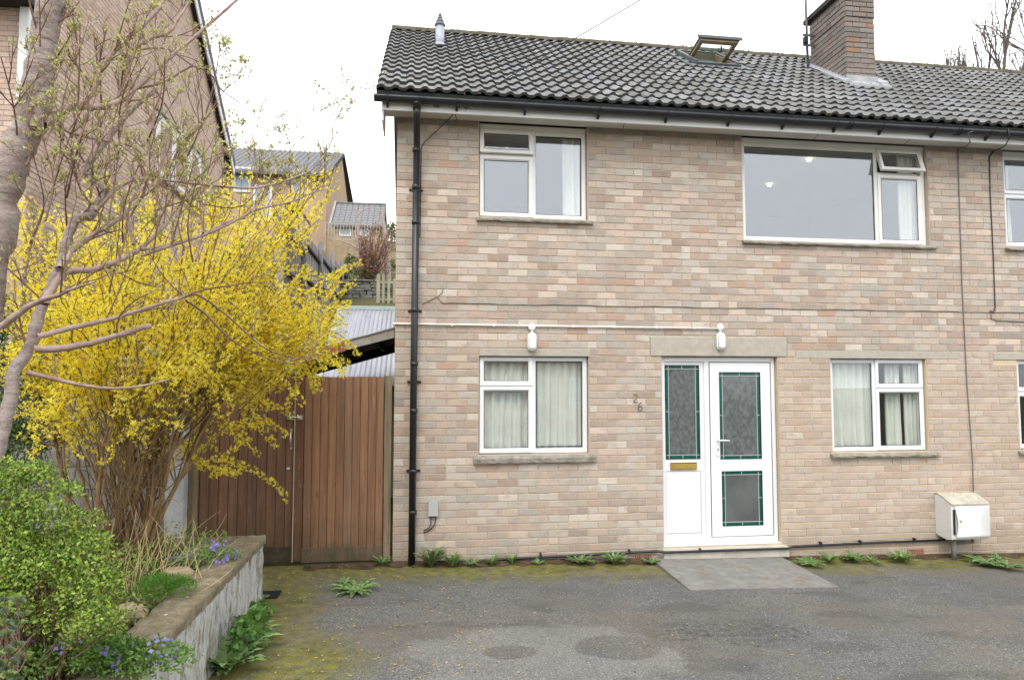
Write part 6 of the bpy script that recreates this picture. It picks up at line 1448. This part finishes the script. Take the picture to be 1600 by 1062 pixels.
WS = [(556, 922, .26, 'spreading jagged-leaved weed in the tarmac in front of the gate', DG, 40, .3), (538, 912, .13, 'small weed just behind the big one in front of the gate', DG, 20, .4), (597, 880, .15, 'weed at the foot of the gate post', DG, 18, 1.2), (674, 884, .26, 'tall grey-green weed beside the foot of the drainpipe', GG, 60, 2.2), (706, 884, .18, 'bushy weed just right of the grey-green one by the drainpipe', DG, 34, 1.4),
      (738, 882, .13, 'low weed under the left end of the lower left window', DG, 20, .8), (768, 882, .16, 'weed under the middle of the lower left window', DG, 28, 1.5), (800, 880, .13, 'weed with one upright shoot under the lower left window', DG, 22, 1.6), (842, 881, .10, 'tiny weed below the right end of the lower left window', DG, 14, .8), (906, 880, .20, 'spreading weed at the wall left of the air brick', DG, 34, .8),
      (960, 880, .19, 'spreading weed beside the air brick', DG, 34, .9), (1018, 880, .13, 'weed left of the concrete doorstep slab', DG, 24, .8), (1268, 882, .20, 'weed trailing along the right edge of the doorstep slab', DG, 36, .4), (1295, 878, .17, 'weed at the wall just right of the doorstep slab', DG, 32, .8), (1335, 876, .18, 'weed under the lower right window, left of its middle', DG, 34, .8), (1362, 876, .13, 'small weed under the lower right window', DG, 22, .8), (1410, 876, .20, 'spreading weed at the wall left of the meter box', DG, 36, .6),
      (1540, 880, .24, 'weed trailing over the tarmac right of the meter box', DG, 40, .35), (1562, 874, .16, 'weed at the wall at the right edge', DG, 26, .6), (1575, 886, .20, 'weed spreading towards the right edge of the drive', DG, 30, .35), (1372, 880, .10, 'tiny weed between two larger ones under the lower right window', DG, 14, .6),
      (375, 1010, .32, 'fern-like weed at the foot of the planter wall', DG, 44, .7), (392, 955, .16, 'broad-leaved weed at the foot of the planter wall near its far end', DG, 26, 1.0), (355, 1045, .34, 'large leafy weed at the foot of the planter wall nearest the camera', DG, 40, .8), (408, 938, .10, 'small weed by the drain opening', DG, 16, 1.0), (470, 940, .06, 'tiny seedling on the mossy tarmac near the drain', DG, 10, 1.0)]
for q in WS: weed(q[0], q[1], q[2]*.86, q[3], q[4], int(q[5]*(1.3+.5*(WS.index(q) % 3 == 1))), q[6]*(1.5 if WS.index(q) % 3 == 1 else 1), .19 if WS.index(q) % 3 else .15, None, WS.index(q) % 3 != 1)
# ivy clump at the planter foot
sb = [(U(393, 985, 2, .10), (.10, .12, .12)), (U(382, 1000, 2, .16), (.08, .14, .12)), (U(405, 955, 2, .06), (.1, .08, .07))]
leafy('ivy_clump', 'glossy green ivy climbing the foot of the planter wall', 'ivy', tuple(U(390, 990, 2, .01)), sb, 260, .055, .045, [(.10, .22, .05), (.15, .28, .07), (.08, .17, .05)], 16)
# fallen petals and crumbs on the drive
n_ = 150; P = np.array([U(rng.uniform(395, 760) if rng.random() < .8 else rng.uniform(395, 1400), 890+170*rng.random()**1.3, 2, 0.0) for _ in range(n_)]); P[:, 2] = np.array([GZ(p[0], p[1]) for p in P])+.008; A = rng.uniform(0, 6.28, n_)
arrs = [leaf_arrays(P, np.stack([np.cos(A+q), np.sin(A+q), np.full(n_, .15)], 1), np.tile([[0, 0, 1.0]], (n_, 1)), rng.uniform(.010, .020, n_), .009, pick([(.80, .52, .02), (.75, .50, .05), (.62, .55, .35)], n_), .1) for q in (0, 1.4, 2.9)]
o = fast_mesh('fallen_petals', *join_arrays(arrs), 'petal'); stuff(o); tag(o, 'yellow petals fallen from the bush onto the tarmac', 'petals')
n_ = 900; P = np.array([[rng.uniform(-.9, 9), -abs(rng.normal(0, .09))-.01, 0] for _ in range(n_)]); P = P[(P[:, 0] < 2.8) | (P[:, 0] > 4.45)]; n_ = len(P); P[:, 2] = np.array([GZ(p[0], p[1]) for p in P])+.022
o = fast_mesh('leaf_litter', *leaf_arrays(P, rng.normal(0, 1, (n_, 3))*np.array([1, 1, .2]), rng.normal(0, .3, (n_, 3))+np.array([0, 0, 1]), rng.uniform(.012, .035, n_), .012, pick([(.16, .10, .055), (.24, .17, .10), (.10, .06, .035), (.30, .26, .20)], n_), .1), 'leaf'); stuff(o); tag(o, 'brown leaf litter and grit along the foot of the wall', 'leaf litter')

n_ = 700; P = np.array([U(rng.uniform(400, 1600), 885+177*rng.random(), 2, -.05) for _ in range(n_)]); b = MB()
for p in P:
    q = rng.uniform(.0025, .0075); z_ = GZ(p[0], p[1])+q*.4; k_ = float(rng.choice([.08, .16, .3, .45])); b.add([(p[0]+x*q*rng.uniform(.7, 1.3), p[1]+y*q*rng.uniform(.7, 1.3), z_+zz*q*.7) for x, y, zz in ((0,0,1), (1,0,0), (0,1,0), (-1,0,0), (0,-1,0), (0,0,-1))], [(0,1,2),(0,2,3),(0,3,4),(0,4,1),(5,2,1),(5,3,2),(5,4,3),(5,1,4)], 0, (k_, k_*.96, k_*.9))
o = stuff(b.build('grit', 'leaf', None, 0, False)); tag(o, 'loose grit and small stones scattered over the tarmac', 'grit')
# ------------------------------------------------------------------ brown beech shrub and trees beyond
bb = U(575, 442, 1, 14.3); t = thing('beech_shrub', 'shrub with dry reddish brown leaves above the stone wall', 'shrub', tuple(bb)); ps = []; pts_ = []
for k in range(60):
    e = U(rng.uniform(555, 612), rng.uniform(352, 425), 1, rng.uniform(13.9, 14.9)); pp = bez(bb, (bb+e)/2+rng.normal(0, .12, 3), e, 7); ps.append((pp, list(np.linspace(.03, .006, 7)))); pts_ += [pp[i]+rng.normal(0, .06, 3) for i in range(2, 7) for _ in range(9)]
stems_mesh('stems', ps, 'far_twig', t, 5); P = np.array(pts_); P = P[rng.random(len(P)) < .8]; n_ = len(P)
fast_mesh('leaves', *leaf_arrays(P, unit(n_)-np.array([0, 0, .4]), unit(n_), rng.uniform(.05, .09, n_), .045, pick([(.27, .12, .07), (.33, .16, .10), (.20, .085, .05), (.40, .24, .17)], n_)), 'leaf', t)
for k, (px0, py0, px1, py1) in enumerate(((606, 432, 596, 330), (560, 428, 556, 322))):
    t = thing('pollard_tree', ['pollarded grey trunk by the house corner behind the picket fence', 'dark bare stem rising in front of the small tiled outbuilding'][k], 'tree', tuple(U(px0, py0, 1, 14.8)))
    a, e = U(px0, py0+20, 1, 14.8), U(px1, py1, 1, 14.8); ps = [(bez(a, (a+e)/2+np.array([.1, 0, .1]), e, 8), list(np.linspace(.13-.06*k, .05-.015*k, 8)))]
    for j in range(7): i = rng.integers(2, 7); q = ps[0][0][i]; ps.append((bez(q, q+np.array([rng.normal(0, .15), 0, .25]), q+np.array([rng.normal(0, .35), rng.normal(0, .2), rng.uniform(.3, .7)]), 5), list(np.linspace(.035, .01, 5))))
    stems_mesh('trunk', ps, 'bark', t, 7)
sb = [(U(610, 380, 1, 16.5), (.35, .4, .7)), (U(614, 430, 1, 16.0), (.3, .3, .5)), (U(560, 432, 1, 14.2), (.5, .3, .22)), (U(548, 415, 1, 15.0), (.3, .3, .3))]
leafy('hedge_shrub', 'patchy green shrub between the panel fence and the house corner', 'shrub', tuple(U(606, 445, 1, 16)), sb, 1500, .08, .05, [(.10, .13, .04), (.15, .17, .06), (.07, .10, .04)], 14)
def bare_tree(px, py, top, y, spread, label, seed, lean=0, nm='bare_tree', depth=4):
    global rng; old = rng; rng = np.random.default_rng(seed); b0 = U(px, py, 1, y); b0 = np.array([b0[0], y, HZ(b0[0], y)]); e = U(px+lean, top, 1, y); H = e[2]-b0[2]; t = thing(nm, label, 'tree', tuple(b0), 'bare trees beyond the roof'); ps = []; bd = []
    def grow(p, d_, L_, r, lev):
        q = p+d_*L_; m_ = (p+q)/2+rng.normal(0, .05*L_, 3); pp = bez(p, m_, q, 5); ps.append((pp, list(np.linspace(r, r*.6, 5))))
        if lev == 0: bd.extend([pp[2], pp[4]]); return
        for k in range(3 if lev > 1 else 4):
            dd = d_+rng.normal(0, spread, 3)+np.array([0, 0, .15]); dd /= np.linalg.norm(dd); i = 4 if k == 0 else rng.integers(2, 5); grow(pp[i], dd, L_*rng.uniform(.55, .85), r*.58, lev-1)
    d_ = (e-b0)/np.linalg.norm(e-b0); lo = b0+d_*H*.35; ps.append((bez(b0, (b0+lo)/2, lo, 4), list(np.linspace(.02*H, .013*H, 4)))); grow(lo, d_, H*.24, .012*H, depth)
    stems_mesh('trunk', [q for q in ps if q[1][0] > .004*H], 'far_twig', t, 6); stems_mesh('twigs', [q for q in ps if q[1][0] <= .004*H], 'far_twig', t, 4); P = np.array(bd); n_ = len(P)
    fast_mesh('buds', *leaf_arrays(P, unit(n_), unit(n_), .12, .06, pick([(.20, .20, .08), (.16, .13, .08)], n_)), 'leaf', t); rng = old
bare_tree(1560, 118, -10, 24, .30, 'tall bare tree above the roof ridge at the right edge', 4)
bare_tree(1610, 118, -40, 25, .34, 'leaning bare tree cut off by the right edge', 9, 30)
bare_tree(1590, 118, 10, 27, .30, 'second bare tree just behind the tall one at the right', 12, -8)
for i, (px, tp) in enumerate(((1475, 78), (1490, 70), (1505, 74), (1520, 72), (1535, 60), (1400, 94), (1428, 92))): bare_tree(px, 118, tp, 22, .16, ['slender bare sapling, leftmost of the thicket left of the tall bare tree', 'slender bare sapling, second from the left in the thicket', 'slender bare sapling, middle of the thicket', 'slender bare sapling, fourth in the thicket', 'slender bare sapling nearest the tall bare tree', 'tiny bare twig top showing over the ridge beside the chimney', 'second tiny twig top showing over the ridge right of the chimney'][i], 20+i, 0, 'sapling', 3)

for o in list(bpy.data.objects):
    if o.parent is not None and o.name.split('.')[0] in ('leaves', 'buds', 'blossom', 'flowers', 'twigs', 'stems', 'branches', 'vine'): stuff(o)
# ================================================================== across the street, seen only in the window glass
t = thing('opposite_house', 'brick house across the street reflected in the downstairs panes', 'house', (2, -24, 0))
b = MB(); b.box(-9, 14, -30, -24, -.4, 4.6); b.build('wall', 'far_brick', t)
b = MB(); b.hexa([(-9.3, -23.6, 4.6), (14.3, -23.6, 4.6), (14.3, -27, 6.8), (-9.3, -27, 6.8), (-9.3, -23.6, 4.7), (14.3, -23.6, 4.7), (14.3, -27, 6.9), (-9.3, -27, 6.9)]); b.build('roof', 'far_roof', t)
for x in (-7, -3.4, .2, 3.8, 7.4, 11):
    for z in (.9, 3.0):
        b = MB(); ring(b, x, x+1.5, z, z+1.25, .09, -24.03, -23.98) if False else b.box(x, x+1.5, -24.0, -23.96, z, z+1.25); wn = b.build('window', 'far_white', t)
        b = MB(); b.box(x+.1, x+.7, -23.955, -23.95, z+.1, z+1.15); b.box(x+.8, x+1.4, -23.955, -23.95, z+.1, z+1.15); b.build('pane', 'far_glass', wn)
